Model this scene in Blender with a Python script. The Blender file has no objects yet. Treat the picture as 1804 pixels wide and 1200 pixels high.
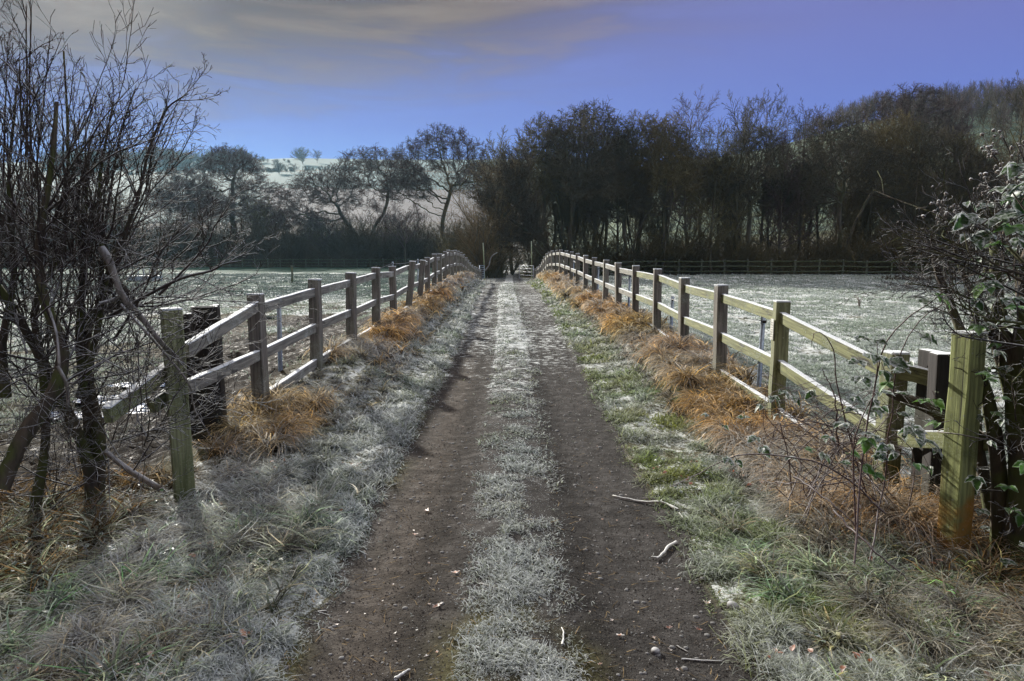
import bpy, math, random
import numpy as np
from mathutils import Vector, Matrix
R = math.radians
SC = bpy.context.scene
COL = SC.collection

# ------------------------------------------------------------------ camera
F = 1203.0; PITCH = math.atan(145.0 / F); EYE = 1.70
cam_d = bpy.data.cameras.new("camera"); cam = bpy.data.objects.new("camera", cam_d); COL.objects.link(cam)
cam.location = (0, 0, EYE); cam.rotation_euler = (R(90) - PITCH, 0, 0)
cam_d.sensor_width = 36; cam_d.lens = 36 * F / 1804.0; cam_d.clip_start = 0.05; cam_d.clip_end = 6000
SC.camera = cam

# ------------------------------------------------------------------ light
SUN_AZ, SUN_EL = R(-30), R(22)
sd = bpy.data.lights.new("sun", 'SUN'); sd.energy = 5.0; sd.angle = R(1.2); sd.color = (1.0, .95, .86)
so = bpy.data.objects.new("sun", sd); COL.objects.link(so)
SDIR = Vector((math.sin(SUN_AZ) * math.cos(SUN_EL), math.cos(SUN_AZ) * math.cos(SUN_EL), math.sin(SUN_EL)))
so.rotation_euler = SDIR.to_track_quat('Z', 'Y').to_euler()
so.location = SDIR * 50

W = bpy.data.worlds.new("World"); SC.world = W; W.use_nodes = True
nt = W.node_tree; N = nt.nodes; L = nt.links
for n in list(N): N.remove(n)
def nd(t, **k):
    n = N.new(t)
    for a, b in k.items(): setattr(n, a, b)
    return n
def wmath(op, a, b=None, c=None, clamp=False):
    n = nd('ShaderNodeMath', operation=op, use_clamp=clamp)
    for i, v in enumerate((a, b, c)):
        if v is None: continue
        if isinstance(v, (int, float)): n.inputs[i].default_value = v
        else: L.new(v, n.inputs[i])
    return n.outputs[0]
def wsm(v, lo, hi):
    n = nd('ShaderNodeMapRange', interpolation_type='SMOOTHSTEP')
    L.new(v, n.inputs[0]); n.inputs[1].default_value = lo; n.inputs[2].default_value = hi
    return n.outputs[0]
def wmix(f, a, b):
    n = nd('ShaderNodeMix', data_type='RGBA')
    if isinstance(f, (int, float)): n.inputs[0].default_value = f
    else: L.new(f, n.inputs[0])
    for i, v in ((6, a), (7, b)):
        if isinstance(v, tuple): n.inputs[i].default_value = (*v, 1)
        else: L.new(v, n.inputs[i])
    return n.outputs[2]
tc = nd('ShaderNodeTexCoord')
sep = nd('ShaderNodeSeparateXYZ'); L.new(tc.outputs['Generated'], sep.inputs[0])
zz = sep.outputs[2]
az = wmath('ARCTAN2', sep.outputs[0], sep.outputs[1])
sky = nd('ShaderNodeTexSky', sky_type='NISHITA', sun_disc=False, sun_elevation=SUN_EL, sun_rotation=SUN_AZ, air_density=1.6, dust_density=.4, ozone_density=4.0)
skm = nd('ShaderNodeVectorMath', operation='SCALE'); L.new(sky.outputs[0], skm.inputs[0]); skm.inputs[3].default_value = 0.10
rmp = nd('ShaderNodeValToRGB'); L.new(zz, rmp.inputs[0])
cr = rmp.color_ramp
for i, (p, c) in enumerate([(0.0, (.15, .27, .45)), (.12, (.078, .145, .40)), (.18, (.070, .098, .33)), (.30, (.088, .090, .265)), (.42, (.12, .12, .28)), (.60, (.66, .66, .68)), (1.0, (1.25, 1.22, 1.2))]):  # steps above the frame are brightened as added overhead fill light
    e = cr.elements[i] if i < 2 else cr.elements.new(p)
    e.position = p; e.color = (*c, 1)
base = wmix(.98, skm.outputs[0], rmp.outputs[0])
# high thin cloud, drawn out in streaks, warm grey towards the sun
mp = nd('ShaderNodeMapping'); L.new(tc.outputs['Generated'], mp.inputs[0]); mp.inputs['Scale'].default_value = (2.2, 1.2, 13.0); mp.inputs['Rotation'].default_value = (0, R(-9), 0)
nz = nd('ShaderNodeTexNoise'); L.new(mp.outputs[0], nz.inputs[0]); nz.inputs['Scale'].default_value = 1.9; nz.inputs['Detail'].default_value = 6; nz.inputs['Roughness'].default_value = .52; nz.inputs['Distortion'].default_value = .5
streak = wsm(nz.outputs[0], .42, .68)
hi = wmath('ADD', wmath('ADD', zz, wmath('MULTIPLY', az, -.14)), wmath('MULTIPLY', wmath('SUBTRACT', nz.outputs[0], .5), .22))
veil = wmath('MULTIPLY', wsm(hi, .19, .36), wmath('SUBTRACT', 1.0, wmath('MULTIPLY', wsm(az, -.10, .45), .85)))
cl_col = wmix(streak, (.062, .036, .030), (.130, .090, .070))
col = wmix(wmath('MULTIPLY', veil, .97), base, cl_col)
# glow round the sun (above the frame)
dt = nd('ShaderNodeVectorMath', operation='DOT_PRODUCT'); L.new(tc.outputs['Generated'], dt.inputs[0]); dt.inputs[1].default_value = SDIR
g1 = wsm(dt.outputs['Value'], .975, 1.0)
glow = wmath('MULTIPLY', wmath('POWER', g1, 3.0), .08)
gv = nd('ShaderNodeVectorMath', operation='SCALE'); gv.inputs[0].default_value = (1, .9, .75); L.new(glow, gv.inputs[3])
ad = nd('ShaderNodeVectorMath', operation='ADD'); L.new(col, ad.inputs[0]); L.new(gv.outputs[0], ad.inputs[1])
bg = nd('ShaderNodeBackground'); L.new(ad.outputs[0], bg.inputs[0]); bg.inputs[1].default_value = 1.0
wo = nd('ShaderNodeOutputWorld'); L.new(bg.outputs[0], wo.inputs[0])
W.cycles.sampling_method = 'MANUAL'; W.cycles.sample_map_resolution = 512

vs = SC.view_settings; vs.view_transform = 'Standard'; vs.look = 'None'; vs.exposure = 0.85; vs.gamma = 1.0; vs.use_curve_mapping = False
SC.cycles.use_denoising = True
SC.cycles.max_bounces = 5; SC.cycles.diffuse_bounces = 2; SC.cycles.glossy_bounces = 2; SC.cycles.transmission_bounces = 3; SC.cycles.transparent_max_bounces = 8; SC.cycles.volume_bounces = 0
SC.cycles.caustics_reflective = False; SC.cycles.caustics_refractive = False

# ------------------------------------------------------------------ maths helpers
def at(px, py, Y):
    """world point seen at photo pixel px,py, at ground distance Y"""
    u, v = (px - 902) / F, (600 - py) / F
    dy = math.cos(PITCH) + v * math.sin(PITCH); dz = -math.sin(PITCH) + v * math.cos(PITCH)
    return Vector((u / dy * Y, Y, EYE + dz / dy * Y))
def tnd(px, py, z=0.0):
    u, v = (px - 902) / F, (600 - py) / F
    dy = math.cos(PITCH) + v * math.sin(PITCH); dz = -math.sin(PITCH) + v * math.cos(PITCH)
    t = (z - EYE) / dz
    return Vector((u * t, dy * t, z))
def ss(x, a, b):
    t = np.clip((np.asarray(x, float) - a) / (b - a), 0, 1); return t * t * (3 - 2 * t)
def _h(ix, iy, s):
    n = (ix.astype(np.int64) * 374761393 + iy.astype(np.int64) * 668265263 + s * 982451653) & 0xffffffff
    n = ((n ^ (n >> 13)) * 1274126177) & 0xffffffff
    n = n ^ (n >> 16)
    return (n & 0xffff) / 65535.0
def vnoise(x, y, s=0):
    x = np.asarray(x, float); y = np.asarray(y, float)
    x0 = np.floor(x); y0 = np.floor(y); fx = x - x0; fy = y - y0
    fx = fx * fx * (3 - 2 * fx); fy = fy * fy * (3 - 2 * fy)
    a = _h(x0, y0, s); b = _h(x0 + 1, y0, s); c = _h(x0, y0 + 1, s); d = _h(x0 + 1, y0 + 1, s)
    return (a * (1 - fx) + b * fx) * (1 - fy) + (c * (1 - fx) + d * fx) * fy
def fbm(x, y, o=4, s=0):
    v = 0; a = .5; t = 0
    for i in range(o):
        v = v + a * vnoise(x * 2 ** i + 17.3 * i, y * 2 ** i - 9.1 * i, s + i); t += a; a *= .5
    return v / t

# ------------------------------------------------------------------ terrain
FT_Y = [0, 3.9, 7, 8.8, 10.6, 12.4, 14.6, 16.6, 20, 24, 28, 31, 35, 39, 43.6, 52.8, 58]
FT_Z = [1.18, 1.20, 1.28, 1.41, 1.46, 1.52, 1.56, 1.62, 1.74, 1.90, 2.03, 2.05, 1.96, 1.62, 1.22, .80, .75]
def fence_top(y): return np.interp(y, FT_Y, FT_Z)
def ctr(y): return -.24 * ss(y, 10, 30)
def xr_f(y): return np.interp(y, [0, 3.8, 4.85, 6.6, 12, 20, 28, 34, 52], [2.45, 2.5, 2.66, 2.6, 2.56, 2.28, 2.0, 1.82, 1.68])
def xl_f(y): return np.interp(y, [0, 4.7, 7, 9, 11, 13, 20, 30, 40, 52], [2.3, 2.3, 2.6, 2.54, 2.5, 2.47, 2.42, 2.5, 2.5, 2.35])
def track_h(y): return .50 * ss(y, 5, 27) * (1 - ss(y, 30, 50)) 
def edge_l(y): return -1.0 + ctr(y) + .12 * (fbm(y * .9, y * 0 + 3, 3, 5) - .5)
def edge_r(y): return np.interp(y, [0, 10, 24, 30, 60], [1.02, 1.08, .98, .84, .8]) + .14 * (fbm(y * .9, y * 0 + 8, 3, 6) - .5) 
def ridgeE(u): return np.interp(u, [-400, 150, 560, 900, 1100, 1250, 1350, 1500, 1640, 1804, 2600], [.137, .139, .1445, .143, .135, .150, .164, .200, .215, .225, .22])
def terrain(x, y, fine=True):
    x = np.asarray(x, float); y = np.asarray(y, float)
    th = track_h(y); bank = np.maximum(fence_top(y) - 1.28, th * .9 - .05)
    bank = np.where(y > 36, th * .8, bank)
    el, er = edge_l(y), edge_r(y); fl = -xl_f(y); fr = xr_f(y)
    dl = np.clip((el - x) / np.maximum(el - fl, .2), 0, 1.0); dr = np.clip((x - er) / np.maximum(fr - er, .2), 0, 1)
    d = np.maximum(dl, dr)
    crown = .045 * np.exp(-((x - ctr(y)) / .3) ** 2) + .03 * (np.abs(x - ctr(y)) > 1)
    z = th + (bank - th) * ss(d, 0, .9) + crown
    near = ss(y, 6, 9)
    z = z + .10 * ss(d, .25, .8) * (1 - ss(y, 30, 40)) * near
    out = np.maximum(fl - x, x - fr)
    fz = -.10 + .42 * ss(y, 20, 60) + .18 * (fbm(x * .06, y * .06, 3, 11) - .5)
    z = z * (1 - ss(out, .15, 2.4)) + fz * ss(out, .15, 2.4)
    # end of the lane: level with the fields
    k = ss(y, 46, 60); z = z * (1 - k) + (.02 + .28 * ss(np.abs(x), 2, 12)) * k
    # left pond-side mud
    mud = mudmask(x, y)
    if fine:
        z = z + mud * (.15 * (fbm(x * 3.1, y * 3.1, 4, 21) - .5) + .10 * (np.abs(fbm(x * 6, y * 6, 3, 22) - .5) * 2 - .3))
        fieldm = ss(out, .5, 2.0) * (1 - ss(y, 70, 100))
        z = z + fieldm * (1 - mud) * (.13 * (fbm(x * 1.6, y * 1.6, 3, 31) - .5) + .07 * (fbm(x * 5, y * 5, 2, 32) - .5))
        intr = (x > el) & (x < er)
        z = z + np.where(intr, .012 * (fbm(x * 9, y * 9, 3, 41) - .5) + .018 * (fbm(x * 2.2, y * 1.1, 2, 42) - .5), (.08 * (fbm(x * 3.3, y * 3.3, 3, 43) - .5) + .05 * (fbm(x * 9, y * 9, 2, 45) - .5)) * ss(d, .01, .15) * (out < .5))
    for (cx, cy, rx, ry, rot) in PUDS:
        q = ((x - cx) / (rx * 1.25)) ** 2 + ((y - cy) / (ry * 1.25)) ** 2
        z = np.where(q < 1, np.minimum(z, -.115 + .03 * (fbm(x * 4, y * 4, 3, 51) - .5) + .05 * q), z)
    # hills
    yy = np.maximum(y, 30)
    u = x / yy * F + 902
    E = ridgeE(u); kr = ss(u, 930, 1150)
    Rr = 500 * (1 - kr) + 225 * kr; y0 = 120 * (1 - kr) + 68 * kr
    t = (y - y0) / (Rr - y0)
    prof = np.where(t < 1, np.clip(t, 0, 1) ** 1.12, 1.0)
    zr = E * Rr * prof
    z = z + zr + np.where(t > 0, 3.0 * (fbm(x * .012, y * .012, 3, 61) - .5) * ss(t, 0, .3) * (1 - kr * .5), 0)
    return z
PUDS = [(tnd(258, 722, -.1).x, tnd(258, 722, -.1).y, .36, .28, 0), (tnd(185, 712, -.1).x, tnd(185, 712, -.1).y + .2, .45, .3, 0), (tnd(262, 592, -.1).x, tnd(262, 592, -.1).y, .35, .5, 0),
        (tnd(235, 690, -.1).x, tnd(235, 690, -.1).y+.4, .6, .22, 0), (tnd(120, 735, -.1).x, tnd(120, 735, -.1).y, .5, .22, 0), (tnd(470, 560, -.1).x, tnd(470, 560, -.1).y, .3, .45, 0)]
def mudmask(x, y):
    m = ss(-x, 2.7, 3.2) * (1 - ss(y, 22, 29)) * ss(y, 3.8, 4.8) * (1 - ss(-x, 9.5, 13)) * (1 - .8 * ss(-x - y * .20, 2.5, 6))
    n = fbm(x * .5, y * .35, 3, 77)
    return m * ss(n + .28 * (1 - ss(y, 12, 20)) + .08, .40, .56)
def gz(x, y): return float(terrain(np.array([x]), np.array([y]))[0])

# ------------------------------------------------------------------ materials
def newmat(name):
    m = bpy.data.materials.new(name); m.use_nodes = True
    t = m.node_tree
    for n in list(t.nodes): t.nodes.remove(n)
    return m, t
class NB:
    def __init__(s, t): s.t = t
    def n(s, ty, ins=None, **k):
        n = s.t.nodes.new(ty)
        for a, b in k.items(): setattr(n, a, b)
        for i, v in (ins or {}).items():
            if isinstance(v, bpy.types.NodeSocket): s.t.links.new(v, n.inputs[i])
            else: n.inputs[i].default_value = v
        return n
    def noise(s, vec, scale, detail=3, rough=.55, dist=0.0):
        return s.n('ShaderNodeTexNoise', {'Vector': vec, 'Scale': scale, 'Detail': detail, 'Roughness': rough, 'Distortion': dist}).outputs[0]
    def rng(s, v, a, b, c=0., d=1., smooth=True):
        return s.n('ShaderNodeMapRange', {0: v, 1: a, 2: b, 3: c, 4: d}, interpolation_type='SMOOTHSTEP' if smooth else 'LINEAR').outputs[0]
    def mix(s, f, a, b, bt='MIX'):
        a = (*a, 1) if isinstance(a, tuple) else a; b = (*b, 1) if isinstance(b, tuple) else b
        return s.n('ShaderNodeMix', {0: f, 6: a, 7: b}, data_type='RGBA', blend_type=bt).outputs[2]
    def m(s, op, a, b=0.0, clamp=False):
        return s.n('ShaderNodeMath', {0: a, 1: b}, operation=op, use_clamp=clamp).outputs[0]
    def out(s, sh): s.n('ShaderNodeOutputMaterial', {0: sh})
    def bump(s, h, strength=.5, dist=.01):
        return s.n('ShaderNodeBump', {'Height': h, 'Strength': strength, 'Distance': dist}).outputs[0]
FROST = (.78, .82, .84)

def ground_mat():
    m, t = newmat("ground"); b = NB(t)
    pos = b.n('ShaderNodeNewGeometry').outputs['Position']
    col = b.n('ShaderNodeAttribute', attribute_name='base').outputs['Color']
    fr = b.n('ShaderNodeAttribute', attribute_name='frost').outputs['Fac']
    wet = b.n('ShaderNodeAttribute', attribute_name='wet').outputs['Fac']
    n1 = b.noise(pos, 9, 5, .6); n2 = b.noise(pos, 60, 4, .65); n3 = b.noise(pos, 1.3, 3)
    c = b.mix(b.rng(n1, .3, .7), b.mix(1.0, col, (.62, .62, .62), 'MULTIPLY'), b.mix(1.0, col, (1.3, 1.3, 1.3), 'MULTIPLY'))
    c = b.mix(b.rng(n2, .40, .75, 0, .5), c, b.mix(1.0, col, (.45, .42, .4), 'MULTIPLY'))
    f = b.m('ADD', b.m('ADD', b.m('MULTIPLY', n1, .5), b.m('MULTIPLY', n2, .35)), b.m('MULTIPLY', n3, .15))
    f = b.m('SUBTRACT', b.m('ADD', f, fr), 1.0)
    f = b.rng(f, -.05, .06)
    c = b.mix(b.m('MULTIPLY', f, .9), c, (.62, .66, .66))
    n4 = b.noise(pos, 28, 6, .75, .4)
    h = b.m('ADD', b.m('ADD', b.m('MULTIPLY', n1, .5), b.m('MULTIPLY', n2, .25)), b.m('MULTIPLY', n4, .45))
    rough = b.m('SUBTRACT', .92, b.m('MULTIPLY', wet, b.rng(n1, .5, .7, 0, .45)))
    p = b.n('ShaderNodeBsdfPrincipled', {'Base Color': c, 'Roughness': rough, 'Normal': b.bump(h, .9, .035)})
    p.inputs['Specular IOR Level'].default_value = .06
    b.out(p.outputs[0]); return m
def hill_mat():
    m, t = newmat("hill"); b = NB(t)
    pos = b.n('ShaderNodeNewGeometry').outputs['Position']
    col = b.n('ShaderNodeAttribute', attribute_name='base').outputs['Color']
    fr = b.n('ShaderNodeAttribute', attribute_name='frost').outputs['Fac']
    n1 = b.noise(pos, .25, 5, .6); n2 = b.noise(pos, 1.6, 4, .7)
    mp = b.n('ShaderNodeMapping', {'Vector': pos, 'Rotation': (0, 0, R(12)), 'Scale': (.12, 1.1, 1)}).outputs[0]
    n3 = b.noise(mp, 1.0, 3)
    c = b.mix(b.rng(n2, .3, .7), b.mix(1.0, col, (.75, .75, .75), 'MULTIPLY'), b.mix(1.0, col, (1.25, 1.25, 1.25), 'MULTIPLY'))
    f = b.rng(b.m('SUBTRACT', b.m('ADD', b.m('ADD', b.m('MULTIPLY', n1, .4), b.m('MULTIPLY', n2, .3)), b.m('ADD', b.m('MULTIPLY', n3, .3), fr)), 1.0), -.12, .14)
    c = b.mix(b.m('MULTIPLY', f, .7), c, (.035, .105, .12))
    p = b.n('ShaderNodeBsdfPrincipled', {'Base Color': c, 'Roughness': .95, 'Normal': b.bump(n2, .5, .2)})
    b.out(p.outputs[0]); return m
def wood_mat(name, base, green=.3, frost=.35, stain=None, zfac=True):
    m, t = newmat(name); b = NB(t)
    tcn = b.n('ShaderNodeTexCoord'); oc = tcn.outputs['Object']
    rnd = b.n('ShaderNodeObjectInfo').outputs['Random']
    g = b.n('ShaderNodeNewGeometry'); pos = g.outputs['Position']
    off = b.n('ShaderNodeVectorMath', {0: oc, 1: b.n('ShaderNodeCombineXYZ', {0: b.m('MULTIPLY', rnd, 37.), 1: b.m('MULTIPLY', rnd, 11.)}).outputs[0]}, operation='ADD').outputs[0]
    ax = (28, 28, 1.3) if zfac else (1.3, 28, 28)
    grain = b.noise(b.n('ShaderNodeMapping', {'Vector': off, 'Scale': ax}).outputs[0], 1.6, 5, .65, .3)
    big = b.noise(off, 3.0, 4, .6); fine = b.noise(pos, 90, 3, .7)
    dark = tuple(v * .45 for v in base); light = tuple(min(v * 1.5, 1) for v in base)
    c = b.mix(b.rng(grain, .3, .72), dark, light)
    c = b.mix(b.m('MULTIPLY', b.rng(big, .45, .62), green), c, (.085, .105, .02))
    if zfac:
        z = b.n('ShaderNodeSeparateXYZ', {0: oc}).outputs[2]
        c = b.mix(b.m('MULTIPLY', b.rng(b.m('ADD', z, b.m('MULTIPLY', big, .6)), .25, .95, 1, 0), min(1, green * 1.6)), c, (.055, .075, .015))
        if stain:
            c = b.mix(b.m('MULTIPLY', b.m('MULTIPLY', b.rng(z, .1, .25), b.rng(z, .45, .75, 1, 0)), b.rng(big, .4, .62)), c, stain)
    li = b.n('ShaderNodeTexVoronoi', {'Vector': off, 'Scale': 26.0}).outputs['Distance']
    c = b.mix(b.m('MULTIPLY', b.rng(li, .10, .2, 1, 0), b.rng(b.noise(off, 5.5, 2), .52, .62)), c, (.30, .33, .24))
    crack = b.noise(b.n('ShaderNodeMapping', {'Vector': off, 'Scale': (ax[0] * 1.6, ax[1] * 1.6, ax[2] * .45)}).outputs[0], 1.2, 2)
    c = b.mix(b.m('MULTIPLY', b.rng(crack, .64, .70), .8), c, (.02, .017, .014))
    nzv = b.n('ShaderNodeSeparateXYZ', {0: g.outputs['True Normal']}).outputs[2]
    up = b.rng(nzv, .55, .9)
    fr = b.m('MAXIMUM', b.m('MULTIPLY', up, b.rng(b.m('ADD', fine, b.m('MULTIPLY', big, .5)), .45, .75, .55, 1)), b.m('MULTIPLY', b.rng(b.m('ADD', b.m('MULTIPLY', fine, .6), b.m('MULTIPLY', big, .6)), .62, .80), frost))
    c = b.mix(fr, c, FROST)
    p = b.n('ShaderNodeBsdfPrincipled', {'Base Color': c, 'Roughness': .82, 'Normal': b.bump(b.m('ADD', grain, b.m('MULTIPLY', fine, .3)), .6, .004)})
    b.out(p.outputs[0]); return m
def bark_mat(name, base, moss=(.06, .08, .012), mossf=.4, frost=.0, scale=12):
    m, t = newmat(name); b = NB(t)
    g = b.n('ShaderNodeNewGeometry'); pos = g.outputs['Position']
    n1 = b.noise(b.n('ShaderNodeMapping', {'Vector': pos, 'Scale': (1, 1, .3)}).outputs[0], scale, 4, .65); n2 = b.noise(pos, scale * .25, 3)
    c = b.mix(b.rng(n1, .3, .7), tuple(v * .5 for v in base), tuple(v * 1.5 for v in base))
    c = b.mix(b.m('MULTIPLY', b.rng(n2, .42, .6), mossf), c, moss)
    if frost:
        nzv = b.n('ShaderNodeSeparateXYZ', {0: g.outputs['Normal']}).outputs[2]
        c = b.mix(b.m('MULTIPLY', b.m('MULTIPLY', b.rng(nzv, .1, .8), b.rng(n1, .35, .6, .4, 1)), frost), c, FROST)
    p = b.n('ShaderNodeBsdfPrincipled', {'Base Color': c, 'Roughness': .9})
    if scale > 3: b.t.links.new(b.bump(n1, .8, .02), p.inputs['Normal'])
    b.out(p.outputs[0]); return m
def twig_mat(name, base):
    m, t = newmat(name); b = NB(t)
    rnd = b.n('ShaderNodeObjectInfo').outputs['Random']
    pos = b.n('ShaderNodeNewGeometry').outputs['Position']
    n = b.noise(pos, .35, 2)
    c = b.mix(b.rng(n, .35, .65), tuple(v * .65 for v in base), tuple(v * 1.35 for v in base))
    c = b.mix(b.m('MULTIPLY', rnd, .45), c, (base[0] * 1.3, base[1] * .95, base[2] * 1.1))
    p = b.n('ShaderNodeBsdfPrincipled', {'Base Color': c, 'Roughness': .85}); b.out(p.outputs[0]); return m
def blade_mat(name, trans=.35):
    m, t = newmat(name); b = NB(t)
    col = b.n('ShaderNodeAttribute', attribute_name='col').outputs['Color']
    pos = b.n('ShaderNodeNewGeometry').outputs['Position']
    n = b.noise(pos, 55, 2)
    c = b.mix(b.rng(n, .35, .7), b.mix(1.0, col, (.7, .7, .7), 'MULTIPLY'), b.mix(1.0, col, (1.2, 1.2, 1.2), 'MULTIPLY'))
    d = b.n('ShaderNodeBsdfDiffuse', {0: c, 1: .6}).outputs[0]; tr = b.n('ShaderNodeBsdfTranslucent', {0: c}).outputs[0]
    b.out(b.n('ShaderNodeMixShader', {0: trans, 1: d, 2: tr}).outputs[0]); return m
def plain_mat(name, base, rough=.7, metal=0., frost=.0, nscale=25):
    m, t = newmat(name); b = NB(t)
    g = b.n('ShaderNodeNewGeometry'); pos = g.outputs['Position']
    n = b.noise(pos, nscale, 4, .6)
    c = b.mix(b.rng(n, .3, .7), tuple(v * .65 for v in base), tuple(min(1, v * 1.3) for v in base))
    if frost:
        nzv = b.n('ShaderNodeSeparateXYZ', {0: g.outputs['Normal']}).outputs[2]
        c = b.mix(b.m('MULTIPLY', b.rng(nzv, .2, .9), frost), c, FROST)
        c = b.mix(b.m('MULTIPLY', b.rng(b.noise(pos, nscale * 3, 3), .55, .7), frost * .7), c, FROST)
    p = b.n('ShaderNodeBsdfPrincipled', {'Base Color': c, 'Roughness': rough, 'Metallic': metal, 'Normal': b.bump(n, .3, .004)})
    b.out(p.outputs[0]); return m
def leaf_mat(name, base, frost=.6):
    m, t = newmat(name); b = NB(t)
    g = b.n('ShaderNodeNewGeometry'); pos = g.outputs['Position']
    edge = b.n('ShaderNodeAttribute', attribute_name='edge').outputs['Fac']
    n = b.noise(pos, 60, 3); n2 = b.noise(pos, 9, 2)
    c = b.mix(b.rng(n2, .35, .65), base, (base[0] * 1.8, base[1] * 1.2, base[2]))
    c = b.mix(b.m('MULTIPLY', b.rng(b.m('ADD', b.m('MULTIPLY', edge, .6), n), .75, 1.05), frost), c, FROST)
    nzv = b.m('ABSOLUTE', b.n('ShaderNodeSeparateXYZ', {0: g.outputs['True Normal']}).outputs[2])
    c = b.mix(b.m('MULTIPLY', b.m('MULTIPLY', b.rng(nzv, .3, .9), b.rng(n, .4, .65)), frost * .75), c, FROST)
    d = b.n('ShaderNodeBsdfPrincipled', {'Base Color': c, 'Roughness': .5}).outputs[0]; tr = b.n('ShaderNodeBsdfTranslucent', {0: c}).outputs[0]
    b.out(b.n('ShaderNodeMixShader', {0: .3, 1: d, 2: tr}).outputs[0]); return m
def water_mat():
    m, t = newmat("water"); b = NB(t)
    pos = b.n('ShaderNodeNewGeometry').outputs['Position']
    n = b.noise(pos, 14, 3)
    p = b.n('ShaderNodeBsdfPrincipled', {'Base Color': (.03, .028, .022, 1), 'Roughness': b.rng(n, .3, .7, .02, .16), 'Normal': b.bump(n, .12, .01)})
    p.inputs['Specular IOR Level'].default_value = 1.0
    b.out(p.outputs[0]); return m

M = dict(
    frost=plain_mat('frost', (.70, .74, .78), .9, 0, 0, 150),
    ground=ground_mat(), hill=hill_mat(),
    post=wood_mat("post_wood", (.15, .135, .115), .22, .22),
    post_green=wood_mat("mossy_post_wood", (.20, .21, .11), .55, .18),
    post_stain=wood_mat("stained_post_wood", (.27, .30, .12), .6, .12, stain=(.40, .20, .03)),
    rail=wood_mat("rail_wood", (.20, .19, .165), .2, .5, zfac=False),
    rail_green=wood_mat("algae_rail_wood", (.19, .20, .09), .75, .4, zfac=False),
    far_wood=wood_mat("far_fence_wood", (.10, .105, .07), .5, .1),
    sleeper=wood_mat("dark_post_wood", (.020, .016, .015), .1, .0),
    bark=bark_mat("hedge_bark", (.05, .038, .026), (.055, .07, .01), .8, .0, 14),
    twigh=bark_mat("hedge_twig", (.038, .026, .022), (.05, .055, .015), .25, .5, 40),
    deadb=bark_mat("bare_grey_branch", (.16, .14, .125), (.08, .09, .03), .2, .75, 30),
    trunk=bark_mat("tree_bark", (.085, .072, .048), (.065, .08, .02), .5, 0, 2.5),
    twig_dark=twig_mat("twig_dark", (.060, .053, .026)),
    twig_olive=twig_mat("twig_olive", (.085, .074, .022)),
    twig_willow=twig_mat("twig_willow", (.13, .10, .035)),
    twig_grey=twig_mat("twig_grey", (.062, .042, .038)),
    grass=blade_mat("grass_blades", .35), straw=blade_mat("dead_grass_blades", .45),
    steel=plain_mat("galvanised_steel", (.24, .30, .38), .45, .5, .25), wire=plain_mat("wire", (.25, .25, .26), .5, .6),
    gate=plain_mat("frosted_gate_metal", (.35, .36, .37), .5, .3, .6),
    pale=plain_mat("pale_pole", (.32, .36, .18), .7, 0, .3),
    stick=plain_mat("bleached_stick", (.42, .39, .34), .8, 0, .6, 60),
    stick_dark=plain_mat("brown_stick", (.13, .10, .07), .85, 0, .35, 60),
    grit_stone=plain_mat("grit_stone", (.085, .08, .078), .9, 0, .12, 90),
    stone=plain_mat("pebble_stone", (.16, .15, .15), .8, 0, .3, 60),
    leaf=leaf_mat("bramble_leaf", (.022, .07, .018), .75), leaf_bright=leaf_mat("bramble_leaf_bright", (.05, .17, .02), .25),
    bramble=plain_mat("bramble_stem", (.065, .028, .026), .6, 0, .22, 50), seed=plain_mat("dry_berry", (.10, .075, .06), .8, 0, .95, 120),
    brownleaf=leaf_mat("brown_leaf", (.17, .075, .035), .3), paleleaf=leaf_mat("pale_leaf", (.34, .24, .16), .7),
    notice=plain_mat("notice_plate", (.62, .62, .58), .5, 0, 0), ink=plain_mat("notice_ink", (.12, .12, .12), .6),
    water=water_mat(), paint=plain_mat("pale_trough", (.3, .36, .40), .6, 0, .4),
)

# ------------------------------------------------------------------ objects and mesh helpers
def tag(o, label=None, cat=None, group=None, kind=None):
    if label: o['label'] = label
    if cat: o['category'] = cat
    if group: o['group'] = group
    if kind: o['kind'] = kind
    return o
def link(name, me, mat=None, parent=None, loc=(0, 0, 0)):
    o = bpy.data.objects.new(name, me); COL.objects.link(o); o.location = loc
    if mat and me is not None and not me.materials: me.materials.append(mat)
    if parent: o.parent = parent
    return o
def empty(name, loc=(0, 0, 0), rz=0):
    o = bpy.data.objects.new(name, None); COL.objects.link(o); o.location = loc; o.rotation_euler = (0, 0, rz); o.empty_display_size = .1
    return o
def mesh_np(name, V, Fs, smooth=False, attrs=None):
    """V (n,3); Fs list of int arrays (m,k)"""
    me = bpy.data.meshes.new(name)
    V = np.asarray(V, np.float32); me.vertices.add(len(V)); me.vertices.foreach_set('co', V.ravel())
    Fs = [f for f in Fs if len(f)]
    loops = np.concatenate([f.ravel() for f in Fs]).astype(np.int32)
    cnt = np.concatenate([np.full(len(f), f.shape[1]) for f in Fs])
    st = np.concatenate([[0], np.cumsum(cnt)[:-1]]).astype(np.int32)
    me.loops.add(len(loops)); me.loops.foreach_set('vertex_index', loops)
    me.polygons.add(len(cnt)); me.polygons.foreach_set('loop_start', st)
    try: me.polygons.foreach_set('loop_total', cnt.astype(np.int32))
    except Exception: pass
    if smooth: me.polygons.foreach_set('use_smooth', np.ones(len(cnt), bool))
    me.update(calc_edges=True)
    for k, v in (attrs or {}).items():
        v = np.asarray(v, np.float32)
        if v.ndim == 2:
            a = me.attributes.new(k, 'FLOAT_COLOR', 'POINT'); a.data.foreach_set('color', np.concatenate([v, np.ones((len(v), 1), np.float32)], 1).ravel())
        else:
            a = me.attributes.new(k, 'FLOAT', 'POINT'); a.data.foreach_set('value', v)
    return me
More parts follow.
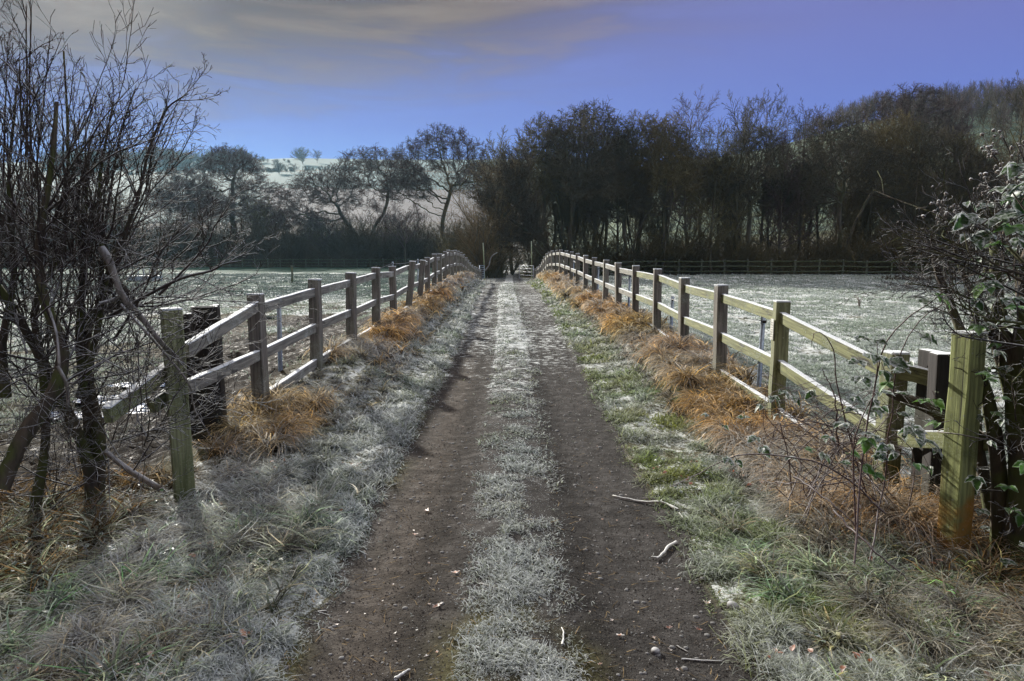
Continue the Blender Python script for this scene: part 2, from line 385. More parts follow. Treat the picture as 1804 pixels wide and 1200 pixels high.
class Tubes:
    def __init__(s): s.g = {}; s.extra = []
    def add(s, pts, rad, k=3):
        s.g.setdefault((len(pts), k), []).append((pts, rad))
    def mesh(s, name, smooth=True, cap=True):
        Vs = []; Fs = []; off = 0; F3 = []
        for (n, k), lst in s.g.items():
            P = np.array([[tuple(q) for q in a[0]] for a in lst], float); Rr = np.array([a[1] for a in lst], float)
            T = np.empty_like(P); T[:, 1:-1] = P[:, 2:] - P[:, :-2]; T[:, 0] = P[:, 1] - P[:, 0]; T[:, -1] = P[:, -1] - P[:, -2]
            T /= np.linalg.norm(T, axis=2, keepdims=True) + 1e-9
            ov = P[:, -1] - P[:, 0]; ref = np.where((np.abs(ov[:, 2]) > .8 * np.linalg.norm(ov, axis=1))[:, None], np.array([1., 0, 0]), np.array([0, 0, 1.]))
            A = np.cross(T, ref[:, None, :]); A /= np.linalg.norm(A, axis=2, keepdims=True) + 1e-9
            B = np.cross(T, A)
            th = np.arange(k) * 2 * np.pi / k
            ring = P[:, :, None, :] + Rr[:, :, None, None] * (A[:, :, None, :] * np.cos(th)[None, None, :, None] + B[:, :, None, :] * np.sin(th)[None, None, :, None])
            Vs.append(ring.reshape(-1, 3))
            b = len(lst)
            base = off + (np.arange(b) * n * k)[:, None, None] + (np.arange(n - 1) * k)[None, :, None]
            j = np.arange(k)[None, None, :]; j2 = (np.arange(k) + 1) % k
            q = np.stack(np.broadcast_arrays(base + j, base + j2, base + j2 + k, base + j + k), -1).reshape(-1, 4)
            Fs.append(q)
            if cap and k > 3:
                e = off + (np.arange(b) * n * k)[:, None] + (n - 1) * k + np.arange(k)[None, :]; Fs.append(e)
            off += b * n * k
        for V, Fx in s.extra:
            Vs.append(V); Fs.append(Fx + off); off += len(V)
        # join equal-width faces
        by = {}
        for f in Fs: by.setdefault(f.shape[1], []).append(f)
        return mesh_np(name, np.concatenate(Vs), [np.concatenate(v) for v in by.values()], smooth)
def spline(ctrl, n):
    P = [Vector(c) for c in ctrl]; P = [P[0] * 2 - P[1]] + P + [P[-1] * 2 - P[-2]]
    out = []; m = len(P) - 3
    for i in range(n):
        t = i / (n - 1) * m; j = min(int(t), m - 1); u = t - j
        a, b, c, d = P[j], P[j + 1], P[j + 2], P[j + 3]
        out.append(.5 * ((2 * b) + (c - a) * u + (2 * a - 5 * b + 4 * c - d) * u * u + (3 * b - a - 3 * c + d) * u ** 3))
    return out
def box_mesh(name, sx, sy, sz, bev=.006, wob=0.0, seg=1, rnd=None, cutz=0):
    """timber: centred in x,y; z 0..sz, bevelled long edges, slightly irregular"""
    rnd = rnd or random
    import bmesh
    bm = bmesh.new(); bmesh.ops.create_cube(bm, size=1)
    for v in bm.verts: v.co = Vector((v.co.x * sx, v.co.y * sy, (v.co.z + .5) * sz))
    if seg > 1:
        ed = [e for e in bm.edges if abs(e.verts[0].co.z - e.verts[1].co.z) > sz * .5]
        bmesh.ops.subdivide_edges(bm, edges=ed, cuts=seg - 1)
    if cutz:
        for v in bm.verts:
            if v.co.z > sz * .99: v.co.z += cutz * (v.co.x / sx)
    lv = {}
    for v in bm.verts:
        key = round(v.co.z / sz * seg)
        if key not in lv: lv[key] = (rnd.uniform(-wob, wob), rnd.uniform(-wob, wob))
        v.co.x += lv[key][0] + rnd.uniform(-wob, wob) * .5; v.co.y += lv[key][1] + rnd.uniform(-wob, wob) * .5
    if bev: bmesh.ops.bevel(bm, geom=bm.edges[:] if seg == 1 else [e for e in bm.edges if e.calc_face_angle(0) > .5], offset=bev, segments=2, affect='EDGES', profile=.6)
    me = bpy.data.meshes.new(name); bm.to_mesh(me); bm.free(); return me
def beam(name, a, b, h, t, mat, parent, rnd, wob=.004, off=None):
    """rail from a to b; local x along the rail"""
    a, b = Vector(a), Vector(b); d = b - a; Ln = d.length
    me = box_mesh(name, t, h, Ln, .007, wob, 4, rnd)
    me.transform(Matrix(((0, 0, 1, 0), (1, 0, 0, 0), (0, 1, 0, 0), (0, 0, 0, 1))))
    if mat is not M['far_wood'] and Ln > .3:
        import bmesh
        fm = box_mesh("f", t * 1.04, .009, Ln * .985, .003, .002, 6, rnd); fm.transform(Matrix(((0, 0, 1, Ln * .007), (1, 0, 0, 0), (0, 1, 0, h * .5), (0, 0, 0, 1))))
        me.materials.append(mat); me.materials.append(M['frost'])
        bm = bmesh.new(); bm.from_mesh(me); nf = len(bm.faces); bm.from_mesh(fm); bm.faces.ensure_lookup_table()
        for f in bm.faces[nf:]: f.material_index = 1
        bm.to_mesh(me); bm.free()
    x = d.normalized(); z = Vector((0, 0, 1)); y = z.cross(x).normalized(); z = x.cross(y)
    o = link(name, me, mat)
    mw = Matrix(((x.x, y.x, z.x, a.x), (x.y, y.y, z.y, a.y), (x.z, y.z, z.z, a.z), (0, 0, 0, 1)))
    if parent: o.parent = parent; mw = Matrix.Translation(-parent.location) @ mw
    o.matrix_basis = mw
    return o

# ------------------------------------------------------------------ ground sheets
def build_ground():
    def axis_x():
        c = list(np.arange(-3.2, 3.2, .045))
        a = [3.2]; s = .08
        while a[-1] < 900:
            if a[-1] > 9: s *= 1.055
            a.append(a[-1] + s)
        a = np.array(a); return np.concatenate([-a[::-1], np.array(c[1:]), a])
    ys = [-40, -25, -15, -9, -6, -4, -2.5, -1.5, -.8, -.2, .3, .7, 1.05, 1.3, 1.5]
    while ys[-1] < 1500:
        s = max(.03, ys[-1] * .0105); ys.append(ys[-1] + s)
    X, Y = np.meshgrid(axis_x(), np.array(ys)); nx, ny = X.shape[1], X.shape[0]
    Z = terrain(X, Y)
    x, y, z = X.ravel(), Y.ravel(), Z.ravel()
    el, er = edge_l(y), edge_r(y)
    wob = .34 * (fbm(x * 2.4, y * 2.4, 4, 91) - .5)
    ontrack = (x > el + wob) & (x < er + wob) & (y < 75)
    u = x / np.maximum(y, 30) * F + 902
    # base colours of the real surfaces
    soil = np.array([.024, .017, .013]); trk = np.array([.058, .055, .053]); tan = np.array([.094, .080, .067]); moss = np.array([.085, .08, .012])
    grn = np.array([.07, .095, .045]); straw = np.array([.16, .13, .085])
    n = fbm(x * .8, y * .8, 4, 101)[:, None]; n2 = fbm(x * 2.5, y * 2.5, 3, 102)[:, None]
    base = grn * (1 - n) + straw * n
    xc = x - ctr(y)
    lane = trk * (.75 + .5 * n2)
    lrut = np.exp(-((xc + .62) / .26) ** 2)[:, None] * (1 - ss(y, 9, 13))[:, None]
    lane = lane * (1 - .75 * lrut) + tan * (.75 * lrut)
    darkline = np.exp(-((np.abs(xc + .05) - .42) / .12) ** 2)[:, None]
    lane = lane * (1 - .45 * darkline)
    edgem = (np.exp(-((x - el) / .12) ** 2) * ss(fbm(x * 2, y * 1.2, 3, 103), .42, .62) * (1 - ss(y, 5, 8)))[:, None]
    cm = (np.exp(-((xc - .02) / .34) ** 4) * ss(fbm(x * 2.3, y * 1.5, 3, 104), .40, .60) * (1 - ss(y, 2.8, 3.6)))[:, None]
    lane = lane * (1 - np.maximum(edgem, cm) * .8) + moss * np.maximum(edgem, cm) * .8
    base = np.where(ontrack[:, None], lane, base)
    lf = ((x < -xl_f(y)) * ss(y, 24, 32))[:, None]; base = base * (1 - lf) + np.array([.040, .085, .062]) * lf
    mud = mudmask(x, y)[:, None]
    base = base * (1 - mud) + soil * .7 * mud
    fr = np.where(ontrack, .29 + .17 * ss(y, 4.5, 13), .50)
    fr = np.where(ontrack & (np.abs(xc) < .3), fr + .07, fr)
    fr = fr + .10 * (fbm(x * .7, y * .7, 3, 111) - .5)
    out = np.maximum(-xl_f(y) - x, x - xr_f(y))
    fld = ss(out, .2, 1.5)
    fr = fr + fld * (1 - ss(y, 60, 90)) * (.12 + .7 * (fbm(x * 1.6, y * 1.6, 3, 31) - .45)) - .24 * fld * (x < 0) * ss(y, 26, 34)
    fr = fr * (1 - mud[:, 0]) + mud[:, 0] * (-.05 + .38 * ss(z, -.01, 0.10) + .10 * ss(y, 12, 26))
    # shaded hedge bottoms stay unfrosted leaf litter
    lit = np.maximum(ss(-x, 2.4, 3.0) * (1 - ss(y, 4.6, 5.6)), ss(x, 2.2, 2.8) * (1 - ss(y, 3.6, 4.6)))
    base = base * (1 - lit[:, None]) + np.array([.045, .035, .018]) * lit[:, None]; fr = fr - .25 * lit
    # wood floor
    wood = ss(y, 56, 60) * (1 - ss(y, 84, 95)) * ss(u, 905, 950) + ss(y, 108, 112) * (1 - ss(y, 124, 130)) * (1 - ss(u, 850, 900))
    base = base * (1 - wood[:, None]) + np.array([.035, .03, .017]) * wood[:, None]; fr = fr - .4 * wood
    # hill fields
    hl = ss(y, 124, 130) * (1 - ss(u, 900, 1000))
    hc = np.broadcast_to(np.array([.055, .095, .075]), base.shape).copy(); hf = np.full(len(x), .60)
    pl = (y > 190) & (y < 305 + 10 * np.sin(x * .01)) & (u > 470)
    hc[pl] = (.08, .07, .078); hf[pl] = .33
    pl2 = (y <= 190); hc[pl2] = (.08, .07, .06); hf[pl2] = .38; up_ = y > 330; hc[up_] = (.045, .095, .075); lane_ = np.abs(y - 395) < 5; hc[lane_] = (.04, .05, .03); hf[lane_] = .3
    base = base * (1 - hl[:, None]) + hc * hl[:, None]; fr = fr * (1 - hl) + hf * hl
    hr = ss(y, 84, 96) * ss(u, 900, 1000)
    base = base * (1 - hr[:, None]) + np.array([.12, .15, .055]) * hr[:, None]; fr = fr * (1 - hr) + .52 * hr
    wet = np.clip(mud[:, 0] * 1.0 + ontrack * .35, 0, 1)
    idx = np.arange(nx * ny).reshape(ny, nx)
    q = np.stack([idx[:-1, :-1], idx[:-1, 1:], idx[1:, 1:], idx[1:, :-1]], -1).reshape(-1, 4)
    fc_track = ontrack[q].mean(1) > .5
    fc_hill = (y[q].mean(1) > np.where(u[q].mean(1) > 1000, 75, 126)) & ~fc_track
    fc_field = ~fc_track & ~fc_hill
    V = np.stack([x, y, z], 1)
    for nm, fc, mt in (("dirt_track", fc_track, M['ground']), ("field", fc_field, M['ground']), ("hill", fc_hill, M['hill'])):
        qq = q[fc]; used, inv = np.unique(qq, return_inverse=True); qq = inv.reshape(qq.shape)
        me = mesh_np(nm, V[used], [qq], True, {'base': base[used], 'frost': fr[used], 'wet': wet[used]})
        tag(link(nm, me, mt), kind='structure')
build_ground()

rng = np.random.default_rng(7)
# puddles
for i, (cx, cy, rx, ry, _) in enumerate(PUDS):
    k = 40; th = np.linspace(0, 2 * np.pi, k, endpoint=False); rr = 1 + .28 * (fbm(np.cos(th) * 2 + i * 5, np.sin(th) * 2, 3, 131) - .5) * 2
    V = np.stack([cx + rx * rr * np.cos(th), cy + ry * rr * np.sin(th), np.full(k, -.075)], 1)
    o = link("puddle", mesh_np("puddle", V, [np.arange(k)[None, :]]), M['water']); tag(o, kind='structure')

# ------------------------------------------------------------------ timber fences beside the track
def track_fence(name, label, pts, tops, mats, cuts=()):
    rnd = random.Random(len(pts) * 7)
    root = empty(name, (pts[1][0], pts[1][1], gz(*pts[1])))
    tag(root, label, 'fence')
    posts = []
    for i, (x, y) in enumerate(pts):
        zt = tops[i]; s = .135 if y < 30 else .12
        zb = min(gz(x, y), zt - 1.0) - .15
        if i == 0: s = .128 if x < 0 else .128
        me = box_mesh("post", s, s * .95, zt - zb, .008, .004 if i < 12 else 0, 5 if i < 12 else 1, rnd, cutz=rnd.uniform(-.02, .02))
        o = link("post", me, mats(i, 'post'), root, Vector((x, y, zb)) - root.location)
        o.rotation_euler = (rnd.uniform(-.02, .02), rnd.uniform(-.025, .025), rnd.uniform(-.12, .12) + ((R(30) if x < 0 else R(16)) if i == 0 else 0))
        if i in (6, 7) and name == 'post_and_rail_fence' and x < 0: o.rotation_euler[1] = R(6)
        cap = box_mesh("frost_cap", s * 1.02, s * .97, .014, .005, .002, 1, rnd); link("frost_cap", cap, M['frost'], o, (0, 0, zt - zb - .002))
        posts.append((x, y, zt, s))
    sgn = 1 if pts[3][0] > 0 else -1
    for i in range(1, len(posts) - 1):
        a, b = posts[i], posts[i + 1]
        for j, dz in enumerate((.15, .62, 1.08)):
            if i == 1 and j == 2 and sgn < 0: pass
            o_ = .0
            A = Vector((a[0] + o_, a[1] + .0, a[2] - dz + rnd.uniform(-.012, .012))); B = Vector((b[0] + o_, b[1], b[2] - dz + rnd.uniform(-.012, .012)))
            beam("rail", A, B, .105, .05, mats(i, 'rail'), root, rnd)
    return root, posts
yl = [4.72, 6.95, 8.8] + [8.8 + 1.8 * k for k in range(1, 26)]
yl = [y for y in yl if y < 53.5]
ptl = [(-float(xl_f(y)), y) for y in yl]
tl = [float(fence_top(y)) + .03 * math.sin(i * 2.3) * (y < 30) for i, y in enumerate(yl)]
ptl[0] = (at(316, 720, 4.72).x, 4.72); tl[0] = at(305, 545, 4.72).z; tl[1] = at(448, 519, 6.95).z; tl[2] = at(553, 493, 8.8).z; tl[3] = at(617, 481, 10.6).z
fl, pl_ = track_fence("post_and_rail_fence", "weathered timber fence left of the track, with broken rail ends at its near post", ptl, tl, lambda i, k: (M['post_green'] if i == 0 else M['post']) if k == 'post' else M['rail'])
yr = [3.8, 4.85, 6.6] + [6.6 + 1.8 * k for k in range(1, 28)]
yr = [y for y in yr if y < 52.5]
ptr = [(float(xr_f(y)), y) for y in yr]
tr_ = [float(fence_top(y)) for y in yr]
ptr[0] = (at(1694, 780, 3.8).x, 3.8); tr_[0] = at(1712, 588, 3.8).z; ptr[1] = (at(1565, 760, 4.85).x, 4.85); tr_[1] = at(1575, 622, 4.85).z
tr_[2] = at(1380, 532, 6.6).z; tr_[3] = at(1265, 503, 8.4).z; tr_[4] = at(1190, 490, 10.2).z
def mr(i, k):
    if k == 'post': return M['post_stain'] if i == 0 else M['post_green'] if i < 3 else M['post']
    return M['rail_green'] if i < 6 else M['rail']
fr_, pr_ = track_fence("post_and_rail_fence", "timber fence right of the track, with a white notice on one post", ptr, tr_, mr)
rx = random.Random(3)
# the near bays: dropped and broken rails
P0 = Vector((pl_[0][0], 4.72, 0)); P1 = pl_[1]
beam("rail", at(452, 540, 6.93), at(327, 618, 4.85), .10, .05, M['rail'], fl, rx)
beam("rail", at(455, 626, 6.93), at(327, 684, 4.85), .10, .05, M['rail'], fl, rx)
beam("rail", at(302, 648, 4.78), at(190, 732, 4.05), .10, .055, M['rail_green'], fl, rx)
beam("rail", at(302, 694, 4.80), at(266, 716, 4.62), .10, .055, M['rail_green'], fl, rx)
Bx, By, Bz, _ = pr_[1]
beam("rail", (Bx, By, at(1560, 650, 4.85).z), at(1648, 668, 4.62), .11, .06, M['rail_green'], fr_, rx)
beam("rail", (Bx, By, at(1560, 772, 4.85).z), at(1745, 778, 3.95), .11, .05, M['rail_green'], fr_, rx)
# notice plate with faint print on a post of the right fence
x, y, zt, s = pr_[2]
def plate(x, y, z, w, h, par, rz=0):
    me = box_mesh("notice", .006, w, h, .001); o = link("notice", me, M['notice'], par, Vector((x, y, z)) - par.location); o.rotation_euler[2] = rz
    V = []; Fq = []
    for r in range(7):
        n = 0; cx = -w * .38
        while cx < w * .34:
            ln = rx.uniform(.006, .016); zz_ = h * (.12 + .115 * r)
            b = len(V); V += [(-.0045, cx, zz_), (-.0045, cx + ln, zz_), (-.0045, cx + ln, zz_ + .005), (-.0045, cx, zz_ + .005)]; Fq.append([b, b + 1, b + 2, b + 3]); cx += ln + .006
    l = link("print", mesh_np("print", np.array(V), [np.array(Fq)]), M['ink'], o)
plate(x - s / 2 - .006, y, at(1372, 598, 6.6).z, .075, .20, fr_)

# ------------------------------------------------------------------ far fences
def far_fence(label, x0, y0, x1, y1, n, h=1.2):
    root = empty("field_fence", (x0, y0, gz(x0, y0))); tag(root, label, 'fence')
    rnd = random.Random(n); last = None
    me = box_mesh("post", .13, .13, h + .3, .01)
    me.materials.append(M['far_wood'])
    for i in range(n):
        t = i / (n - 1); x = x0 + (x1 - x0) * t; y = y0 + (y1 - y0) * t; z = gz(x, y)
        o = link("post", me, None, root, Vector((x, y, z - .3 + rnd.uniform(-.04, .04))) - root.location); o.rotation_euler = (rnd.uniform(-.03, .03), rnd.uniform(-.03, .03), 0)
        if last:
            for dz in (.28, .66, 1.05):
                beam("rail", (last[0], last[1] - .09, last[2] + dz * h / 1.2 + rnd.uniform(-.02, .02)), (x, y - .09, z + dz * h / 1.2 + rnd.uniform(-.02, .02)), .09, .04, M['far_wood'], root, rnd, 0)
        last = (x, y, z)
    return root
far_fence("long low timber fence behind the left field, before the hedgerow", -56, 104, -5.5, 101, 27, 1.35)
far_fence("low timber fence at the far edge of the right field before the wood", 2.9, 60, 50, 54, 26, 1.3)

# ------------------------------------------------------------------ steel posts with wire behind the fences
def wire_fence(label, plist):
    root = empty("wire_fence", (plist[0][0], plist[0][1], gz(plist[0][0], plist[0][1]))); tag(root, label, 'fence')
    for (x, y, zt, w) in plist:
        zb = gz(x, y) - .2; T = Tubes(); import bmesh
        # angle-iron post: L section
        V = []; prof = [(0, 0), (w, 0), (w, .006), (.006, .006), (.006, w), (0, w)]
        for zc in (zb, zt): V += [(a - w / 2, b, zc - zb) for a, b in prof]
        Fq = [[i, (i + 1) % 6, (i + 1) % 6 + 6, i + 6] for i in range(6)]
        o = link("post", mesh_np("post", np.array(V), [np.array(Fq), np.array([[6, 7, 8, 9, 10, 11]])]), M['steel'], root, Vector((x, y, zb)) - root.location)
        o.rotation_euler = (0, .02, R(-20))
        ins = Tubes(); ins.add([(0, -.005, zt - zb - .06), (.02, -.03, zt - zb - .06), (.03, -.05, zt - zb - .05)], [.014, .02, .012], 6)
        link("insulator", ins.mesh("insulator"), M['sleeper'], o)
    for f in (1.0, .62):
        T = Tubes()
        for a, b in zip(plist[:-1], plist[1:]):
            za, zb_ = gz(a[0], a[1]), gz(b[0], b[1])
            pa = Vector((a[0], a[1] - .03, za + (a[2] - za) * f - .05)); pb = Vector((b[0], b[1] - .03, zb_ + (b[2] - zb_) * f - .05))
            pts = [tuple(pa.lerp(pb, t) - root.location - Vector((0, 0, .05 * 4 * t * (1 - t)))) for t in np.linspace(0, 1, 7)]
            T.add(pts, [.0028 + .00012 * a[1]] * 7, 4)
        link("wire", T.mesh("wire"), M['wire'], root)
wf = lambda px, pt, Y, w=.05: (at(px, pt, Y).x, Y, at(px, pt, Y).z, w)
wire_fence("galvanised steel posts with thin wires in the mud behind the left fence", [wf(488, 521, 8.9, .07), wf(690, 461, 19), wf(735, 456, 25.5), wf(770, 457, 33)])
wire_fence("blue-grey galvanised steel posts with wire just behind the right fence", [wf(1341, 557, 7.6, .05), wf(1183, 522, 12.2, .06), wf(1108, 482, 15.5, .05), wf(1053, 470, 20.5, .06), wf(1010, 458, 29)])

# ------------------------------------------------------------------ dark posts behind the fence ends
def dark_post(label, x, y, w, d, zt, rz, mat='sleeper', chan=False, group=None):
    zb = gz(x, y) - .25; root = link("gate_post", box_mesh("gate_post", w, d, zt - zb, .012, .003, 4, rx), M[mat], None, (x, y, zb)); root.rotation_euler = (0, rx.uniform(-.015, .015), rz)
    tag(root, label, 'post', group)
    return root
def round_post(label, x, y, r, zt):
    zb = gz(x, y) - .25; k = 20; T = Tubes()
    V = []; h = zt - zb
    rings = [(r, 0), (r, h - .02), (r * 1.05, h - .018), (r * 1.05, h), (r * .85, h), (r * .82, h - .05)]
    for rr, z in rings: V += [(rr * math.cos(a), rr * .7 * math.sin(a), z) for a in np.arange(k) * 2 * math.pi / k]
    Fq = [[j * k + i, j * k + (i + 1) % k, (j + 1) * k + (i + 1) % k, (j + 1) * k + i] for j in range(len(rings) - 1) for i in range(k)]
    o = link("gate_post", mesh_np("gate_post", np.array(V), [np.array(Fq), np.array([[5 * k + i for i in range(k)]])], False), M['sleeper'], None, (x, y, zb)); tag(o, label, 'post')
p = at(360, 540, 6.3); round_post("thick dark rounded post standing in the mud behind the left fence's near bay", p.x, 6.3, .115, p.z)
p = at(333, 552, 6.5); dark_post("thin black flat post, lowest of the three dark posts behind the left fence", p.x, 6.5, .055, .12, p.z, 0)
p = at(381, 537, 6.6); dark_post("narrow black post close behind the thick rounded one at the left fence", p.x, 6.6, .075, .16, p.z, .2)
p = at(1676, 622, 4.45); dark_post("broad black flat post in shade just behind the stained right-hand gatepost", p.x, 4.45, .20, .12, p.z, -.1)
p = at(1647, 617, 4.75); dark_post("slim dark slab post beside the broad black one behind the right fence end", p.x, 4.75, .08, .2, p.z, .1)

# ------------------------------------------------------------------ end of the lane: gates, poles
def bar_gate(label, x, y, w, h, rz, nb=5, mat='gate'):
    root = empty("field_gate", (x, y, gz(x, y)), rz); tag(root, label, 'gate')
    T = Tubes()
    for xx in (0, w): T.add([(xx, 0, .1), (xx, 0, h)], [.03, .03], 6)
    link("gate_frame", T.mesh("gate_frame"), M[mat], root)
    for j in range(nb):
        B = Tubes(); zj = .15 + (h - .17) * j / (nb - 1); B.add([(.02, 0, zj), (w - .02, 0, zj)], [.028, .028], 6); link("bar", B.mesh("bar"), M[mat], root)
g0 = at(939, 480, 51.5); bar_gate("small frosted five-bar metal gate standing open at the far end of the right fence", g0.x, 51.0, 2.4, 1.15, R(115))
g1 = at(846, 480, 53); bar_gate("blue-grey sheeted gate folded back at the far end of the left fence", g1.x, 52.0, 1.0, 1.1, R(72), 7, 'steel')
for (lb, px, pt, Yc) in (("tall thin pale pole leaning slightly beside the far left gate", 851, 428, 53), ("tall thin pale pole upright behind the open five-bar gate", 936, 425, 53)):
    a = at(px, pt, Yc); b = at(px + (3 if px < 900 else 1), 480, Yc); z0 = gz(b.x, Yc)
    T = Tubes(); T.add([(0, 0, -.1), ((a.x - b.x) * .5, 0, (a.z - z0) * .5), (a.x - b.x, 0, a.z - z0)], [.05, .042, .035], 6)
    tag(link("marker_pole", T.mesh("marker_pole"), M['pale'], None, (b.x, Yc, z0)), lb, 'pole')
T = Tubes(); q = [at(853, 478, 54), at(861, 468, 54.2), at(864, 456, 54.4), at(868, 450, 54.5), at(876, 445, 55)]; o0 = q[0]
T.add([tuple(v - o0) for v in spline(q, 9)], list(np.linspace(.05, .04, 9)), 5)
tag(link("bent_rail", T.mesh("bent_rail"), M['rail'], None, o0), "frosted curved handrail rising from the far left gate towards the wood", 'rail')
T = Tubes(); T.add([(0, 0, 0), (.02, 0, .55), (.0, 0, 1.15)], [.07, .065, .06], 6)
p = at(515, 503, 43); z0 = gz(p.x, 43); tag(link("stump_post", T.mesh("stump_post"), M['far_wood'], None, (p.x, 43, z0)), "short lone wooden post standing in the left field", 'post')
# pale pen of short posts, far left in the field
p = at(255, 498, 46); rt = empty("feed_trough", (p.x, 46, gz(p.x, 46))); tag(rt, "low pale trough with short uprights lying in the left field, seen through the hedge", 'trough')
link("trough_body", box_mesh("trough_body", 2.2, .5, .35, .03), M['paint'], rt)
for i in range(6): link("upright", box_mesh("upright", .05, .05, .85, .005), M['paint'], rt, (-.95 + i * .38, .32, 0))

# ------------------------------------------------------------------ trees
def grow(rnd, trunk, crown, base, d0, L0, r0, P, tips=None, split=1):
    """P: per level lists n(segments) nch, ang, ratio, wander, up, rr, tmin"""
    st = [(Vector(base), Vector(d0).normalized(), L0, r0, 0, 0.0)]
    lv = len(P['n'])
    while st:
        p, d, Ln, r, l, _ = st.pop()
        n = P['n'][l]; s = Ln / n; pts = [p.copy()]; rad = [r]; wd = P['wander'][l]; up = P['up'][l]; tp = P['taper'][l]
        dirs = [d.copy()]
        for i in range(n):
            d = d + Vector((rnd.gauss(0, wd), rnd.gauss(0, wd), rnd.gauss(0, wd) + up)); d.normalize()
            p = p + d * s; pts.append(p.copy()); dirs.append(d.copy()); rad.append(max(r * (1 - (1 - tp) * (i + 1) / n), P['rmin']))
        (trunk if l < split else crown).add(pts, rad, P['k'][l])
        if tips is not None and l == lv - 1: tips.append(pts[-1])
        if l + 1 >= lv: continue
        nc = P['nch'][l]; nc = max(1, int(nc * rnd.uniform(.75, 1.25))); ph = rnd.uniform(0, 6.28)
        for c in range(nc):
            t = P['tmin'][l] + (1 - P['tmin'][l]) * (c + rnd.random()) / nc
            f = min(t * n, n - 1e-4); i = int(f); u = f - i
            bp = pts[i].lerp(pts[i + 1], u); bd = dirs[i + 1]; br = rad[i] * (1 - u) + rad[i + 1] * u
            ph += 2.4 + rnd.uniform(-.5, .5)
            a = bd.orthogonal().normalized(); a.rotate(Matrix.Rotation(ph, 3, bd))
            ang = R(P['ang'][l] + rnd.uniform(-12, 12))
            nd_ = (bd * math.cos(ang) + a * math.sin(ang)).normalized()
            shp = P['shape'](t) if l == 0 else (1.15 - .55 * t)
            cl = Ln * P['ratio'][l] * shp * rnd.uniform(.75, 1.2)
            st.append((bp, nd_, cl, max(br * P['rr'][l], P['rmin']), l + 1, 0))
PR = dict(
 alder=dict(n=[9, 5, 4, 2], nch=[42, 9, 7], ang=[62, 42, 38], ratio=[.25, .42, .5], wander=[.035, .10, .16, .2], up=[.03, .10, .06, .04], taper=[.12, .25, .4, .6], rr=[.34, .5, .6], tmin=[.16, .12, .1], rmin=.014, k=[6, 4, 3, 3], shape=lambda t: (.55 + 1.1 * math.sin(math.pi * min(1, t * 1.0)) * (1 - .45 * t))),
 multi=dict(n=[8, 6, 4, 2], nch=[20, 11, 8], ang=[28, 36, 38], ratio=[.52, .38, .42], wander=[.06, .09, .14, .2], up=[.05, .09, .07, .05], taper=[.15, .2, .4, .6], rr=[.5, .5, .6], tmin=[.12, .12, .1], rmin=.014, k=[6, 4, 3, 3], shape=lambda t: 1.15 - .7 * t),
 oak=dict(n=[5, 8, 6, 4, 2], nch=[8, 11, 9, 6], ang=[50, 48, 46, 44], ratio=[1.30, .40, .42, .42], wander=[.08, .17, .24, .28, .25], up=[.02, .045, .05, .03, .03], taper=[.65, .2, .25, .4, .6], rr=[.62, .5, .5, .6], tmin=[.45, .22, .15, .1], rmin=.018, k=[7, 5, 4, 3, 3], shape=lambda t: 1.1 - .22 * t),
 bush=dict(n=[6, 4, 3, 2], nch=[16, 7, 5], ang=[34, 38, 38], ratio=[.42, .42, .45], wander=[.12, .15, .2, .2], up=[.02, .05, .05, .04], taper=[.2, .3, .4, .6], rr=[.5, .55, .6], tmin=[.08, .1, .1], rmin=.007, k=[4, 3, 3, 3], shape=lambda t: 1.1 - .5 * t),
 far=dict(n=[5, 4, 2], nch=[20, 10], ang=[32, 36], ratio=[.42, .42], wander=[.06, .14, .2], up=[.03, .08, .06], taper=[.35, .3, .6], rr=[.5, .5], tmin=[.22, .1], rmin=.042, k=[4, 3, 3], shape=lambda t: .5 + 1.0 * math.sin(math.pi * min(1, .15 + t * .8))),
)
def tip_bits(rnd, crown, tips, n, size):
    if not tips: return
    V = []; Fq = []
    for i in range(n):
        p = rnd.choice(tips) + Vector((rnd.gauss(0, .14), rnd.gauss(0, .14), rnd.gauss(0, .12)))
        a = Vector((rnd.gauss(0, 1), rnd.gauss(0, 1), rnd.gauss(0, 1))).normalized() * size * rnd.uniform(.6, 1.4); b = a.orthogonal().normalized() * size * .6
        k = len(V); V += [tuple(p - a), tuple(p + b), tuple(p + a)]; Fq.append([k, k + 1, k + 2])
    crown.extra.append((np.array(V), np.array(Fq)))
PROTO = {}
